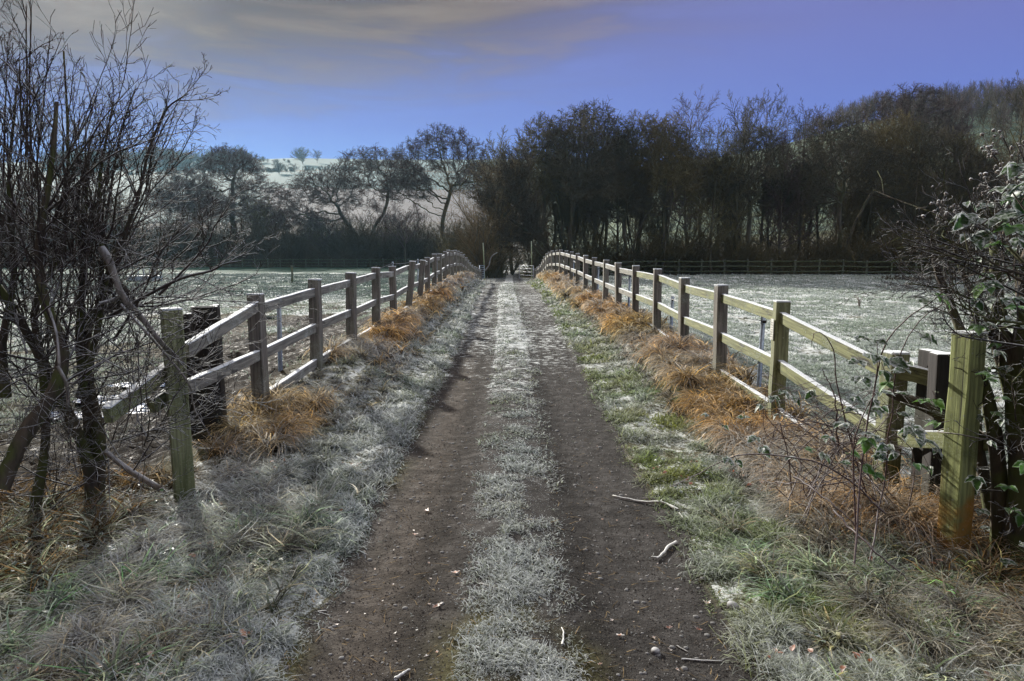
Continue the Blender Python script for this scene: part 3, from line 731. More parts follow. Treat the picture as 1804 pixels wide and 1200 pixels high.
def colony(seed, stems, dome, natt, step=.5, mat='twig_grey', twigs=5, rt=.017):
    """a wide-crowned tree: limbs grow towards points spread through the crown's domes. stems: control polylines; dome: (cx, cy, cz, rx, ry, rz) lobes"""
    g = np.random.default_rng(seed); rnd = random.Random(seed)
    att = []
    for (cx, cy, cz, ax, ay, az_) in dome:
        d = g.normal(0, 1, (natt, 3)); d /= np.linalg.norm(d, axis=1, keepdims=True); d[:, 2] = np.where(d[:, 2] < -.35, -d[:, 2], d[:, 2]); q = d * (g.random((natt, 1)) ** .22) * np.array([ax, ay, az_]) + np.array([cx, cy, cz]); att.append(q)
    att = np.concatenate(att); att = att[att[:, 2] > 2.2]
    pos = []; par = []
    for st in stems:
        sp = spline(st, 14); last = -1
        for v in sp: pos.append(np.array(v) + g.normal(0, .05, 3)); par.append(last); last = len(pos) - 1
    nd = np.full(len(att), 1e9); ni = np.zeros(len(att), int); alive = np.ones(len(att), bool)
    def upd(k0):
        P = np.array(pos[k0:]); D = np.linalg.norm(att[:, None] - P[None], axis=2); j = D.argmin(1); m = D[np.arange(len(att)), j]; b = m < nd; nd[b] = m[b]; ni[b] = j[b] + k0
    upd(0)
    for it in range(70):
        alive &= nd > step * 1.1
        if not alive.any(): break
        k0 = len(pos); idx = np.unique(ni[alive])
        for k in idx:
            a = att[alive & (ni == k)] - pos[k]; a /= np.linalg.norm(a, axis=1, keepdims=True) + 1e-6; d = a.mean(0) + g.normal(0, .34, 3) + np.array([0, 0, .04]); d /= np.linalg.norm(d) + 1e-6
            pos.append(pos[k] + d * step); par.append(k)
        upd(k0)
    n = len(pos); ch = [[] for _ in range(n)]
    for i, p in enumerate(par):
        if p >= 0: ch[p].append(i)
    r = np.zeros(n)
    for i in range(n - 1, -1, -1): r[i] = max(.022, sum(r[c] ** 2.25 for c in ch[i]) ** (1 / 2.25) if ch[i] else .022)
    T = Tubes(); C = Tubes(); st = [i for i in range(n) if par[i] < 0]; st = [(i, i) for i in st]
    while st:
        pr_i, i = st.pop(); chain = [pos[pr_i]] if pr_i != i else []; rad = [min(r[pr_i], r[i] * 1.25)] if pr_i != i else []
        while True:
            chain.append(pos[i]); rad.append(r[i])
            if not ch[i]: break
            o = sorted(ch[i], key=lambda c: -r[c])
            for c in o[1:]: st.append((i, c))
            if len(chain) > 1 and rad[0] > .07 and r[o[0]] < .07: st.append((i, o[0])); break
            i = o[0]
        if len(chain) > 1: (T if rad[0] > .07 else C).add(chain, rad, 6 if rad[0] > .07 else 3)
    for i in range(n):
        if r[i] > .05 or par[i] < 0: continue
        for _ in range(twigs):
            p = Vector(pos[i]); d = Vector(pos[i] - pos[par[i]]).normalized(); d = (d * .6 + Vector((rnd.gauss(0, .6), rnd.gauss(0, .6), rnd.gauss(.1, .5)))).normalized(); L_ = rnd.uniform(.35, .95)
            m1 = p + d * L_ * .5; m2 = m1 + (d + Vector((rnd.gauss(0, .4), rnd.gauss(0, .4), rnd.gauss(.05, .3)))).normalized() * L_ * .5; C.add([p, m1, m2], [rt * 1.2, rt, rt * .8], 3)
            for _k in range(2):
                q = m1.lerp(m2, rnd.random()); C.add([q, q + Vector((rnd.gauss(0, .2), rnd.gauss(0, .2), rnd.gauss(.03, .18)))], [rt, rt * .8], 3)
    tm = T.mesh("trunk"); cm = C.mesh("crown"); tm.materials.append(M['trunk']); cm.materials.append(M[mat]); return (tm, cm, 1)
def proto(kind, seed, H, mat='twig_dark', stems=1, lean=0, spread=.2, bits=0, bsize=.05, r=None, dens=1.0):
    rnd = random.Random(seed); tr = Tubes(); crn = Tubes(); tips = [] if bits else None
    P = dict(PR[kind])
    if dens != 1.0: P['nch'] = [max(2, int(v * dens)) if i == len(P['nch']) - 1 else v for i, v in enumerate(P['nch'])]
    frac = {'alder': 1.0, 'multi': .80, 'oak': .40, 'bush': .75, 'far': .9, 'ridge': .8}[kind]
    for s in range(stems):
        a = rnd.uniform(0, 6.28) if stems > 1 else 0
        sp = spread if stems > 1 else lean
        d = Vector((math.cos(a) * sp * rnd.uniform(.4, 1), math.sin(a) * sp * rnd.uniform(.4, 1), 1)) if stems > 1 else Vector((lean, 0, 1))
        hh = H * frac * (rnd.uniform(.75, 1) if s else 1)
        b0 = Vector((math.cos(a) * .25, math.sin(a) * .25, -.2)) if stems > 1 else Vector((0, 0, -.2))
        grow(rnd, tr, crn, b0, d, hh, (r or H * .014) * (1 if stems == 1 else .7), P, tips)
    tip_bits(rnd, crn, tips, bits, bsize)
    tm = tr.mesh("trunk"); cm = crn.mesh("crown"); tm.materials.append(M['trunk']); cm.materials.append(M[mat])
    return (tm, cm, H)
def top_h(pr):
    me = pr[1]; co = np.empty(len(me.vertices) * 3, np.float32); me.vertices.foreach_get('co', co); return float(np.percentile(co[2::3], 99.7))
def place(pr, px, top_py, Y, label, group=None, name="bare_tree", wide=1.0, rz=None, rnd=random.Random(99), cat='tree', dx=0):
    x = (px - 902) / F * Y + dx
    z = gz(x, Y); zt = at(px, top_py, Y).z; s = max(.15, (zt - z) / HT[id(pr)])
    o = empty(name, (x, Y, z), rnd.uniform(0, 6.28) if rz is None else rz); o.scale = (s * wide, s * wide, s); tag(o, label, cat, group)
    link("trunk", pr[0], None, o); link("crown", pr[1], None, o)
    if id(pr) in (id(PROTO.get(k)) for k in ('c1', 'c2', 'c3')): o.rotation_euler[2] = math.pi * 0 + rnd.uniform(-.15, .15) + (math.pi if px == 335 else 0)
    return o
HT = {}
def reg(k, *a, **kw):
    pr = proto(*a, **kw); PROTO[k] = pr; HT[id(pr)] = top_h(pr); return pr
reg('a1', 'alder', 1, 16); reg('a2', 'alder', 2, 16, 'twig_grey', lean=.03); reg('a3', 'alder', 3, 15, 'twig_olive', lean=-.05)
reg('m1', 'multi', 4, 14, 'twig_olive', stems=3); reg('m2', 'multi', 5, 14, 'twig_grey', stems=2, spread=.3); reg('m3', 'multi', 6, 13, 'twig_olive', stems=4, spread=.35); reg('m4', 'multi', 16, 15, 'twig_dark', stems=1)
reg('o1', 'oak', 7, 20, 'twig_grey', bits=7000, bsize=.07); reg('o2', 'oak', 8, 18, 'twig_grey', stems=2, spread=.35, bits=7000, bsize=.07); reg('o3', 'oak', 10, 20, 'twig_grey', lean=.12, bits=7000, bsize=.07)
reg('b1', 'bush', 11, 7, 'twig_olive', stems=6, spread=.7); reg('b2', 'bush', 12, 7, 'twig_dark', stems=7, spread=.8); reg('b3', 'bush', 13, 8, 'twig_olive', stems=8, spread=.55)

def regc(k, *a, **kw):
    pr = colony(*a, **kw); PROTO[k] = pr; HT[id(pr)] = top_h(pr)
V3 = lambda *a: [Vector(v) for v in a]
regc('c1', 101, [V3((0, 0, -.3), (.3, 0, 3), (-.4, .2, 6), (.2, 0, 9), (1.2, 0, 12))], [(0, 0, 14, 8.0, 6, 6.3), (-5.5, 0, 11, 4.5, 4, 3.5), (5, 1, 12, 4.5, 4, 4)], 640)
regc('c2', 102, [V3((-.6, 0, -.3), (-1.2, 0, 3), (-2.6, 0, 6), (-4, 0, 9)), V3((.9, 0, -.3), (1.0, 0, 3), (.4, .2, 5.5), (1.8, 0, 8), (2.2, 0, 10.5))], [(1.0, 0, 12, 5.8, 5, 4.6), (-5, 0, 9.5, 5, 4, 4.2), (-8, 0, 6, 3.4, 3, 2.4)], 600)
regc('c3', 103, [V3((0, 0, -.3), (.1, 0, 4), (-.1, 0, 8), (.2, 0, 13)), V3((-.4, 0, -.3), (-2, 0, 3), (-3.4, 0, 6.5))], [(0, 0, 13.5, 4.2, 4, 4.5), (-5, 0, 9.5, 4.5, 4, 3.4), (3.8, 0, 9, 4.5, 4, 4), (0, 0, 7, 7, 5, 3)], 560)
regc('c4', 104, [V3((0, 0, -.3), (.2, 0, 3), (-.2, .1, 6), (.1, 0, 9.5)), V3((.2, 0, -.3), (1, 0, 3), (1.9, .2, 6.5))], [(0, 0, 10.5, 3.8, 3.6, 5), (2.4, 0, 9, 3, 3, 4)], 560, mat='twig_olive')
regc('c5', 105, [V3((0, 0, -.3), (-.3, 0, 3), (.1, .1, 6), (-.3, 0, 8)), V3((-.2, 0, -.3), (-1.2, 0, 3.5), (-2.4, .2, 6.5))], [(.5, 0, 10, 4.2, 3.6, 4.4), (-3, 0, 8.5, 3, 3, 3.4), (3.2, 0, 7.5, 2.6, 3, 3)], 520, mat='twig_dark')
PR['ridge'] = dict(PR['far'], rmin=.11, nch=[18, 9], ang=[48, 45], tmin=[.12, .1], ratio=[.5, .42]); frac_ = 1; reg('f3', 'ridge', 44, 12, 'twig_grey'); reg('f4', 'ridge', 45, 12, 'twig_dark', stems=2, spread=.4); reg('w2', 'multi', 36, 13, 'twig_olive', stems=5, spread=.5); reg('w1', 'bush', 31, 12, 'twig_willow', stems=7, spread=.55); reg('f1', 'far', 14, 12, 'twig_grey', dens=1.2); reg('f2', 'far', 15, 12, 'twig_dark', stems=2, spread=.3)

# left-hand row beyond the field, each tree of its own outline
for k, px, tp, Y, w, lb in (
    ('c3', 418, 260, 112, 1.2, "tall spreading bare tree, highest crown left of the ploughed field"),
    ('c1', 335, 292, 116, .9, "lower rounded bare tree just left of the tallest one behind the left field"),
    ('m3', 478, 330, 112, 1.0, "dense dark twiggy tree on the right flank of the tall spreading tree"),
    ('o1', 580, 360, 108, .8, "crooked bare tree with a low crown sloping left, beside the twin-stemmed tree"),
    ('c2', 655, 262, 109, 1.2, "bare tree with two curving trunks and a domed top at the middle of the hedgerow"),
    ('c1', 785, 224, 92, .95, "tallest domed bare tree left of the track, with a forked trunk"),
    ('o3', 715, 345, 100, .9, "small gnarled bare tree between the two domed trees"),
    ('m2', 300, 345, 112, 1.1, "low hazy bare tree at the left end of the row, partly behind the hedge twigs"),
    ('m3', 225, 330, 112, 1.1, "broad hazy tree half hidden behind the near left hedge whips"),
    ('o1', 120, 300, 118, 1.0, "hazy tree crown behind the densest whips of the near left hedge"),
    ('m1', 20, 290, 118, 1.0, "hazy tree at the photo's left edge behind the hedge"),
): place(PROTO[k], px, tp, Y, lb, 'trees in the row behind the left field', wide=w)
# the near-track thicket and leaning trees
place(PROTO['w1'], 872, 275, 60, "bushy olive-brown willow with fine twigs, just left of the lane's entrance to the wood", wide=.9)
place(PROTO['w1'], 845, 345, 57, "lower dense olive bush crowding the lane on its left", name='bare_shrub', wide=1.0, cat='shrub')
place(PROTO['b1'], 898, 425, 68, "thicket closing the far end of the lane under the leaning boughs", name='bare_shrub', wide=1.3, cat='shrub')
place(PROTO['m1'], 905, 232, 72, "pale bare tree showing above the lane's dark tunnel", wide=.9)
rnd = random.Random(21); T = Tubes(); C2 = Tubes()
root = at(985, 470, 59); r0 = Vector((root.x, 59, gz(root.x, 59)))
Pl = dict(PR['bush']); Pl['rmin'] = .012
for cs, r in (([(985, 470), (955, 432), (915, 398), (880, 372), (868, 352)], .20), ([(985, 472), (940, 436), (900, 415), (872, 405)], .13), ([(990, 470), (950, 400), (925, 352), (918, 320)], .15), ([(985, 472), (948, 420), (925, 380), (905, 350)], .12)):
    q = [at(a, b, 59 - i * .4) - r0 for i, (a, b) in enumerate(cs)]; q[0].z = -.2
    sp = spline(q, 12); T.add(sp, list(np.linspace(r, r * .3, 12)), 6)
    for j in range(26):
        i = rnd.randint(2, 11); d = (sp[i] - sp[i - 1]).normalized(); d = (d + Vector((rnd.gauss(0, .6), rnd.gauss(0, .6), rnd.gauss(.1, .5)))).normalized()
        grow(rnd, C2, C2, sp[i], d, rnd.uniform(1.2, 2.8), .045, Pl)
o = empty("leaning_tree", r0); tag(o, "dark leaning tree whose long boughs arch low over the lane from the right", 'tree'); link("trunk", T.mesh("trunk"), M['trunk'], o); link("crown", C2.mesh("crown"), M['twig_dark'], o)

# the wood right of the track
front = [('c4', 955, 205, 64, 'broad fan-crowned bare tree, first big tree right of the lane'), ('c5', 1005, 198, 62, None), ('c5', 1045, 182, 66, 'tree with the highest twigs of the wood before the gap of blue at the centre'),
 ('a1', 1085, 215, 62, None), ('c4', 1125, 200, 64, None), ('c4', 1165, 205, 60, None), ('a2', 1212, 162, 62, "slender tree with a feathery purplish top, left of the palest fan of twigs"),
 ('m4', 1290, 160, 60, "pale upright fan of bare branches, tallest in the middle of the wood"), ('a1', 1338, 158, 63, "slim dark tree with a pointed top at the right side of the pale fan"), ('a3', 1250, 215, 59, None),
 ('a2', 1368, 225, 60, "thin small-topped tree standing in the dip of the wood's outline"), ('a1', 1402, 180, 62, "narrow tree standing alone at the right side of the dip in the wood's outline"), ('a2', 1440, 186, 66, None), ('c5', 1470, 205, 60, None),
 ('a3', 1520, 215, 61, None), ('c4', 1560, 200, 63, None), ('a1', 1600, 205, 60, None), ('c5', 1640, 225, 62, None), ('a3', 1680, 235, 60, None), ('a1', 1772, 132, 62, "tall dark tree rising to the hilltop wood at the photo's right edge"), ('m1', 1725, 250, 61, None), ('a2', 1830, 200, 62, None), ('m2', 1880, 190, 62, None), ('m1', 1935, 190, 62, None)]
rt = random.Random(5)
gl = "one of the close-standing slender bare trees in the dark wood behind the right field"
for k, px, tp, Y, lb in front: place(PROTO[k], px, tp, Y, lb or gl, None if lb else 'slender trees of the dark wood', wide=.85)
place(PROTO['c1'], 1582, 154, 84, "dark domed tree crown standing out before the hilltop wood", wide=1.0)
ks = ['a1', 'c4', 'c5', 'w2', 'm1', 'm2', 'm3', 'm4', 'm1', 'w2']
for i in range(36):
    px = 950 + i * 28 + rt.uniform(-8, 8); Y = rt.uniform(61, 84)
    env = np.interp(px, [940, 1040, 1150, 1210, 1290, 1340, 1372, 1400, 1500, 1650, 1800, 2000], [250, 225, 240, 225, 215, 225, 262, 235, 235, 240, 225, 220]) + rt.uniform(-5, 60)
    place(PROTO[rt.choice(ks)], px, env, Y, gl, 'slender trees of the dark wood', wide=rt.uniform(.7, 1.0))
# hilltop wood
hl_ = "one of the far grey trees in the hilltop wood above the right-hand slope"
for i in range(250):
    px = 1385 + (i * 0.618034 % 1) * 640; Y = (186 if i % 3 else 148) + (56 if i % 3 else 60) * (i / 250) ** .8; px = px if i % 3 else 1560 + (px - 1385) * .7
    x_ = (px - 902) / F * Y; h_ = rt.uniform(9.5, 12.5) * (1 if px > 1480 else .55 + .45 * (px - 1385) / 95)
    tp = 455 - (gz(x_, Y) + h_ - EYE) / Y * F
    place(PROTO[rt.choice(['f1', 'f1', 'f2'])], px, tp, Y, hl_, 'trees of the hilltop wood', wide=rt.uniform(.65, .95))
# hedgerow trees on the left skyline
sky_l = "one of the small hazy trees along the left skyline"
for i in range(64):
    px = 120 + i * 7.6 + rt.uniform(-4, 4)
    if 575 < px < 700: continue
    tp = np.interp(px, [120, 230, 262, 275, 300, 330, 345, 390, 440, 480, 505, 520], [262, 262, 268, 256, 254, 262, 270, 272, 275, 274, 278, 282]) + rt.uniform(-1, 6)
    if px > 520: continue
    place(PROTO[rt.choice(['f3', 'f4'])], px, tp, 470 + rt.uniform(-12, 12), sky_l, 'small trees on the left skyline', wide=rt.uniform(1.0, 1.7))
place(PROTO['f4'], 543, 260, 450, "broad rounded hazy tree on the left skyline, left of the small lone tree", wide=1.3); place(PROTO['f3'], 567, 263, 460, "small lone tree with a round crown on the skyline", wide=1.1)
place(PROTO['f4'], 500, 284, 370, "hazy hedgerow tree below the skyline, above the ploughed field", wide=1.4); place(PROTO['f3'], 528, 288, 372, "second hazy hedgerow tree, touching the broad skyline tree's foot", wide=1.4)
place(PROTO['f4'], 470, 310, 340, "small round hazy bush at the ploughed field's top corner", wide=1.5, cat='bush')
place(PROTO['f4'], 320, 308, 330, "low hazy bush on the frosty slope left of the tall spreading tree", wide=1.8, cat='bush')

# undergrowth of the wood edge and hedgerow: one uncountable tangle each
def thicket(name, label, spots, seed, mat, hmin, hmax, rk=1.3):
    rnd = random.Random(seed); T = Tubes()
    for (x, y) in spots:
        z = gz(x, y); h = rnd.uniform(hmin, hmax)
        for s in range(rnd.randint(5, 8)):
            d = Vector((rnd.gauss(0, .35), rnd.gauss(0, .35), 1)).normalized(); L_ = h * rnd.uniform(.6, 1); p = Vector((x + rnd.gauss(0, .5), y + rnd.gauss(0, .5), z - .1)); pts = [p.copy()]; dirs = []
            for i in range(4):
                d = (d + Vector((rnd.gauss(0, .13), rnd.gauss(0, .13), .02))).normalized(); p = p + d * L_ / 4; pts.append(p.copy()); dirs.append(d.copy())
            T.add(pts, [v_ * rk for v_ in (.035, .028, .02, .015, .01)], 3)
            for b in range(15):
                i = rnd.randint(0, 3); q = pts[i].lerp(pts[i + 1], rnd.random()); dd = (dirs[i] + Vector((rnd.gauss(0, .7), rnd.gauss(0, .7), rnd.gauss(0, .4)))).normalized(); l2 = L_ * rnd.uniform(.12, .32)
                m_ = q + dd * l2 * .5; e = m_ + (dd + Vector((rnd.gauss(0, .3), rnd.gauss(0, .3), .15))) * l2 * .5
                T.add([q, m_, e], [.013 * rk, .010 * rk, .008 * rk], 3)
                for c in range(3):
                    f = m_.lerp(e, rnd.random()); T.add([f, f + Vector((rnd.gauss(0, .4), rnd.gauss(0, .4), rnd.gauss(.2, .35))) * l2 * .5], [.009 * rk, .008 * rk], 3)
    o = link(name, T.mesh(name, False), M[mat]); tag(o, label, 'undergrowth', kind='stuff'); return o
rs = random.Random(8)
sp = []
for i in range(350):
    px = rs.uniform(935, 2000); Y = rs.choice([rs.uniform(56.5, 60), rs.uniform(60, 72)]); Y = max(Y, 62 - (px - 940) * .006) if px < 1804 else Y
    sp.append(((px - 902) / F * Y, Y))
thicket("undergrowth", "dark tangled undergrowth along the foot of the wood behind the right field", sp, 31, 'twig_olive', 1.6, 5.0)
sp = [((px - 902) / F * Y, Y) for px, Y in [(rs.uniform(-100, 868), rs.uniform(105.5, 114)) for _ in range(430)]]
thicket("undergrowth", "hazy brown undergrowth of the hedgerow behind the left field", sp, 32, 'twig_dark', 4.5, 9.0, 2.0)
sp = [((px - 902) / F * Y, Y) for px, Y in [(rs.uniform(800, 880), rs.uniform(57, 70)) for _ in range(36)]]
thicket("hedgerow", "thin hazy hedgerow crossing the far left slope", [((px - 902) / F * Y, Y) for px, Y in [(rs.uniform(120, 640), rs.uniform(393, 398)) for _ in range(90)]], 34, 'twig_dark', 1.6, 3.0, 7.0)
thicket("distant_wood", "hazy dark strip of woodland along the far left skyline", [((px - 902) / F * Y, Y) for px, Y in [(rs.uniform(100, 455), rs.uniform(440, 476)) for _ in range(130)]], 35, 'twig_dark', 7.0, 12.0, 8.0)
thicket("undergrowth", "dense olive scrub either side of the lane's dark entrance", sp, 33, 'twig_olive', 2.0, 5.0)

# ------------------------------------------------------------------ near left hedge (hawthorn)
def hedge_left():
    rnd = random.Random(41); T = Tubes(); C = Tubes(); root = Vector((at(140, 860, 4.3).x, 4.3, 0)); root.z = gz(root.x, root.y)
    A = lambda px, py, Y: at(px, py, Y) - root
    def limb(cs, r0, r1, n=14, k=7, tgt=None):
        q = [A(*c) for c in cs]; sp = spline(q, n); rr = list(np.linspace(r0, r1, n)); rr = [a * rnd.uniform(.9, 1.12) for a in rr]; (tgt or T).add(sp, rr, k); return sp, rr
    limbs = []
    for cs, a, b in (
        ([(0, 860, 3.6), (40, 770, 3.7), (95, 690, 3.8), (110, 610, 3.9), (75, 520, 4.0), (70, 420, 4.0), (90, 300, 4.0), (100, 180, 4.1)], .05, .010),
        ([(165, 900, 4.5), (150, 800, 4.5), (100, 690, 4.4), (60, 610, 4.3), (20, 540, 4.2), (-30, 470, 4.2)], .042, .02),
        ([(170, 900, 4.6), (175, 780, 4.6), (150, 640, 4.6), (160, 560, 4.5), (200, 540, 4.5), (238, 535, 4.4)], .045, .024),
        ([(160, 900, 4.6), (155, 760, 4.6), (140, 620, 4.5), (145, 500, 4.4), (150, 380, 4.4), (158, 240, 4.4)], .036, .006),
        ([(60, 900, 4.3), (80, 780, 4.3), (75, 650, 4.3), (60, 540, 4.4), (110, 430, 4.4), (120, 260, 4.5), (112, 90, 4.5)], .032, .005),
        ([(10, 700, 4.2), (5, 600, 4.2), (25, 480, 4.3), (15, 330, 4.3), (30, 150, 4.3)], .030, .005),
        ([(238, 535, 4.4), (210, 500, 4.3), (190, 470, 4.2), (175, 400, 4.2), (178, 300, 4.2), (200, 180, 4.2)], .022, .005),
        ([(140, 700, 4.4), (170, 590, 4.35), (190, 480, 4.3), (240, 360, 4.3), (262, 260, 4.3)], .024, .006),
    ): limbs.append(limb(cs, a, b, 18))
    wh = [
        ([(190, 520, 4.2), (215, 430, 4.1), (245, 340, 4.1), (262, 265, 4.1), (290, 198, 4.1), (310, 178, 4.1), (332, 165, 4.1)], .011),
        ([(175, 500, 4.2), (185, 400, 4.2), (202, 290, 4.2), (215, 225, 4.2), (240, 150, 4.2)], .010),
        ([(190, 560, 4.1), (260, 520, 4.0), (320, 490, 4.0), (370, 478, 4.0), (395, 465, 4.0), (425, 460, 4.0)], .013),
        ([(280, 520, 4.0), (320, 480, 4.0), (365, 430, 4.0), (380, 395, 4.0), (410, 373, 4.0)], .009),
        ([(200, 600, 4.1), (250, 520, 4.1), (280, 450, 4.1), (325, 395, 4.1)], .009),
        ([(210, 450, 4.2), (250, 360, 4.2), (290, 310, 4.2), (325, 280, 4.2)], .006),
        ([(45, 300, 4.3), (48, 180, 4.3), (46, 60, 4.3), (47, 5, 4.3)], .007), ([(55, 300, 4.3), (52, 150, 4.3), (55, 30, 4.3), (53, -5, 4.3)], .006),
        ([(5, 330, 4.2), (10, 180, 4.2), (15, 60, 4.2)], .006), ([(60, 330, 4.3), (75, 200, 4.3), (90, 45, 4.3)], .006),
    ]
    for cs, r in wh: limbs.append(limb(cs, r, r * .3, 14, 5, C))
    Pw = dict(n=[7, 4, 2], nch=[9, 4], ang=[34, 40], ratio=[.34, .4], wander=[.10, .16, .2], up=[.035, .03, .03], taper=[.3, .45, .6], rr=[.65, .7], tmin=[.15, .2], rmin=.0016, k=[4, 3, 3], shape=lambda t: 1.1 - .4 * t)
    for li, (sp, rr) in enumerate(limbs):
        big = li < 8
        for j in range(15 if big else 7):
            t = rnd.uniform(.25 if big else .15, .98); i = min(int(t * (len(sp) - 1)), len(sp) - 2); d = (sp[i + 1] - sp[i]).normalized()
            d = (d * .7 + Vector((rnd.gauss(.05, .5), rnd.gauss(0, .5), rnd.gauss(.35, .4)))).normalized()
            Ln = rnd.uniform(.35, 1.05) if big else rnd.uniform(.12, .45)
            grow(rnd, C, C, sp[i], d, Ln, min(rr[i] * .55, .009) if big else .0035, Pw)
    # many long upright whips fanned out from the hedge body
    Pv = dict(Pw, nch=[4, 2], ratio=[.28, .35])
    for j in range(84):
        px = rnd.triangular(-60, 215, 40); py = rnd.uniform(330, 640); Y = rnd.uniform(3.9, 5.0); p = A(px, py, Y)
        d = Vector((rnd.gauss((px - 60) * .0014, .17), rnd.gauss(0, .2), 1)).normalized()
        top = A(px, np.interp(px, [-60, 60, 170, 300], [110, 90, 170, 360]) + abs(rnd.gauss(0, 110)), Y).z
        grow(rnd, C, C, p, d, min(max(.3, (top - p.z) * 1.0), 2.0), rnd.uniform(.003, .0075), Pv)
    # low tangle arching out towards the field and track, frosted
    for j in range(150):
        px = rnd.uniform(-60, 270); py = rnd.uniform(480, 900); Y = rnd.uniform(3.7, 5.0); p = A(px, py, Y)
        d = Vector((rnd.gauss(.35, .6), rnd.gauss(-.1, .4), rnd.gauss(.25, .5))).normalized()
        grow(rnd, C, C, p, d, rnd.uniform(.4, 1.0), rnd.uniform(.003, .006), Pw)
    o = empty("hawthorn_hedge", root); tag(o, "large bare hawthorn hedge with mossy twisting trunks, left of the track", 'hedge')
    link("trunk", T.mesh("trunk"), M['bark'], o); link("twigs", C.mesh("twigs"), M['twigh'], o)
    # bare grey bough snapped over the near post
    G = Tubes()
    for cs, a, b in (([(178, 436, 4.0), (195, 465, 4.0), (215, 520, 4.0), (250, 560, 4.05), (285, 605, 4.15), (322, 641, 4.3)], .022, .014), ([(212, 536, 4.0), (262, 590, 4.0), (305, 640, 4.1), (335, 680, 4.2), (342, 720, 4.2), (372, 770, 4.2)], .009, .003),
                     ([(175, 535, 3.95), (200, 528, 4.0), (214, 520, 4.0)], .010, .014), ([(102, 645, 3.7), (118, 680, 3.7), (120, 722, 3.72)], .010, .008), ([(85, 540, 3.8), (100, 590, 3.75), (105, 650, 3.7)], .006, .009)):
        limb(cs, a, b, 12, 7, G)
    link("dead_bough", G.mesh("dead_bough"), M['deadb'], o)
    g = Tubes(); q = [at(185, 795, 4.3), at(230, 830, 4.25), at(283, 862, 4.3)]; o0 = q[0]; g.add([tuple(v - o0) for v in spline(q, 8)], list(np.linspace(.016, .022, 8)), 7)
    tag(link("fallen_branch", g.mesh("fallen_branch"), M['stick_dark'], None, o0), "straight dark branch propped low under the left hedge", 'branch')
hedge_left()

# ------------------------------------------------------------------ bramble leaf cluster builder
def leaf_shape(sz, rnd, k=9):
    """ovate toothed leaf along +x, folded on its midrib, drooping; returns verts, faces, edge attr"""
    rows = []; n = 7
    for i in range(n + 1):
        t = i / n; w = sz * .36 * math.sin(math.pi * min(1, (t * .93 + .04)) ** .8) * (1.1 - .35 * t); w = max(w, .002)
        tooth = 1 + (.10 if i % 2 else -.06); rows.append((sz * t, w * tooth, -sz * .22 * t * t))
    V = []; E = []
    for x, w, z in rows:
        V += [(x, -w, z + w * .35), (x, -w * .5, z + w * .12), (x, 0, z), (x, w * .5, z + w * .12), (x, w, z + w * .35)]; E += [1, .3, 0, .3, 1]
    for j in range(5): E[-1 - j] = 1
    Fq = [[a * 5 + b, a * 5 + b + 1, (a + 1) * 5 + b + 1, (a + 1) * 5 + b] for a in range(n) for b in range(4)]
    return np.array(V), np.array(Fq), np.array(E, float)
class Leaves:
    def __init__(s): s.V = []; s.F = []; s.E = []; s.n = 0
    def add(s, p, d, sz, rnd, roll=None):
        V, Fq, E = leaf_shape(sz, rnd); d = Vector(d).normalized(); up = Vector((rnd.gauss(0, .5), rnd.gauss(0, .5), 1)); y = up.cross(d).normalized(); z = d.cross(y)
        m = np.array([[d.x, y.x, z.x], [d.y, y.y, z.y], [d.z, y.z, z.z]])
        s.V.append(V @ m.T + np.array(tuple(p))); s.F.append(Fq + s.n); s.E.append(E); s.n += len(V)
    def tri(s, p, d, sz, rnd):
        d = Vector(d).normalized(); side = d.cross(Vector((0, 0, 1))).normalized()
        s.add(p, d + Vector((0, 0, -.2)), sz, rnd); s.add(p - d * sz * .12, d * .5 + side * .9 + Vector((0, 0, -.15)), sz * .82, rnd); s.add(p - d * sz * .12, d * .5 - side * .9 + Vector((0, 0, -.15)), sz * .82, rnd)
    def mesh(s, name): return mesh_np(name, np.concatenate(s.V), [np.concatenate(s.F)], True, {'edge': np.concatenate(s.E)})
def bramble(label, stems, Lf, seed, mat='leaf', bright=0):
    """stems: list of (controls, r0); Lf: list of (px,py,Y,size)"""
    rnd = random.Random(seed); T = Tubes(); A0 = at(*stems[0][0][0]); root = Vector((A0.x, A0.y, gz(A0.x, A0.y))) ; LV = Leaves(); LB = Leaves()
    for cs, r in stems:
        q = [at(*c) - root for c in cs]; sp = spline(q, 18); sp = [v + Vector((rnd.gauss(0, .004), rnd.gauss(0, .004), rnd.gauss(0, .004))) for v in sp]; T.add(sp, [max(.0012, r * (1 - .65 * i / 17)) for i in range(18)], 6)
        for i in range(2, 17, 1):
            d = Vector((rnd.gauss(0, 1), rnd.gauss(0, 1), rnd.gauss(0, 1))).normalized(); T.add([sp[i], sp[i] + d * r * 2.4], [r * .4, .0003], 3)
    for (px, py, Y, sz) in Lf:
        p = at(px, py, Y) - root; d = Vector((rnd.uniform(-1, 1), rnd.uniform(-.9, .3), rnd.uniform(-.5, .25)))
        (LB if rnd.random() < bright else LV).tri(p, d, sz, rnd)
        T.add([p - d.normalized() * .06 + Vector((0, 0, .01)), p - d.normalized() * .02, p], [.0018, .0016, .0014], 4)
    o = empty("bramble", root); tag(o, label, 'bramble'); link("stems", T.mesh("stems"), M['bramble'], o)
    if LV.n: link("leaves", LV.mesh("leaves"), M[mat], o)
    if LB.n: link("leaves", LB.mesh("leaves"), M['leaf_bright'], o)
    return o
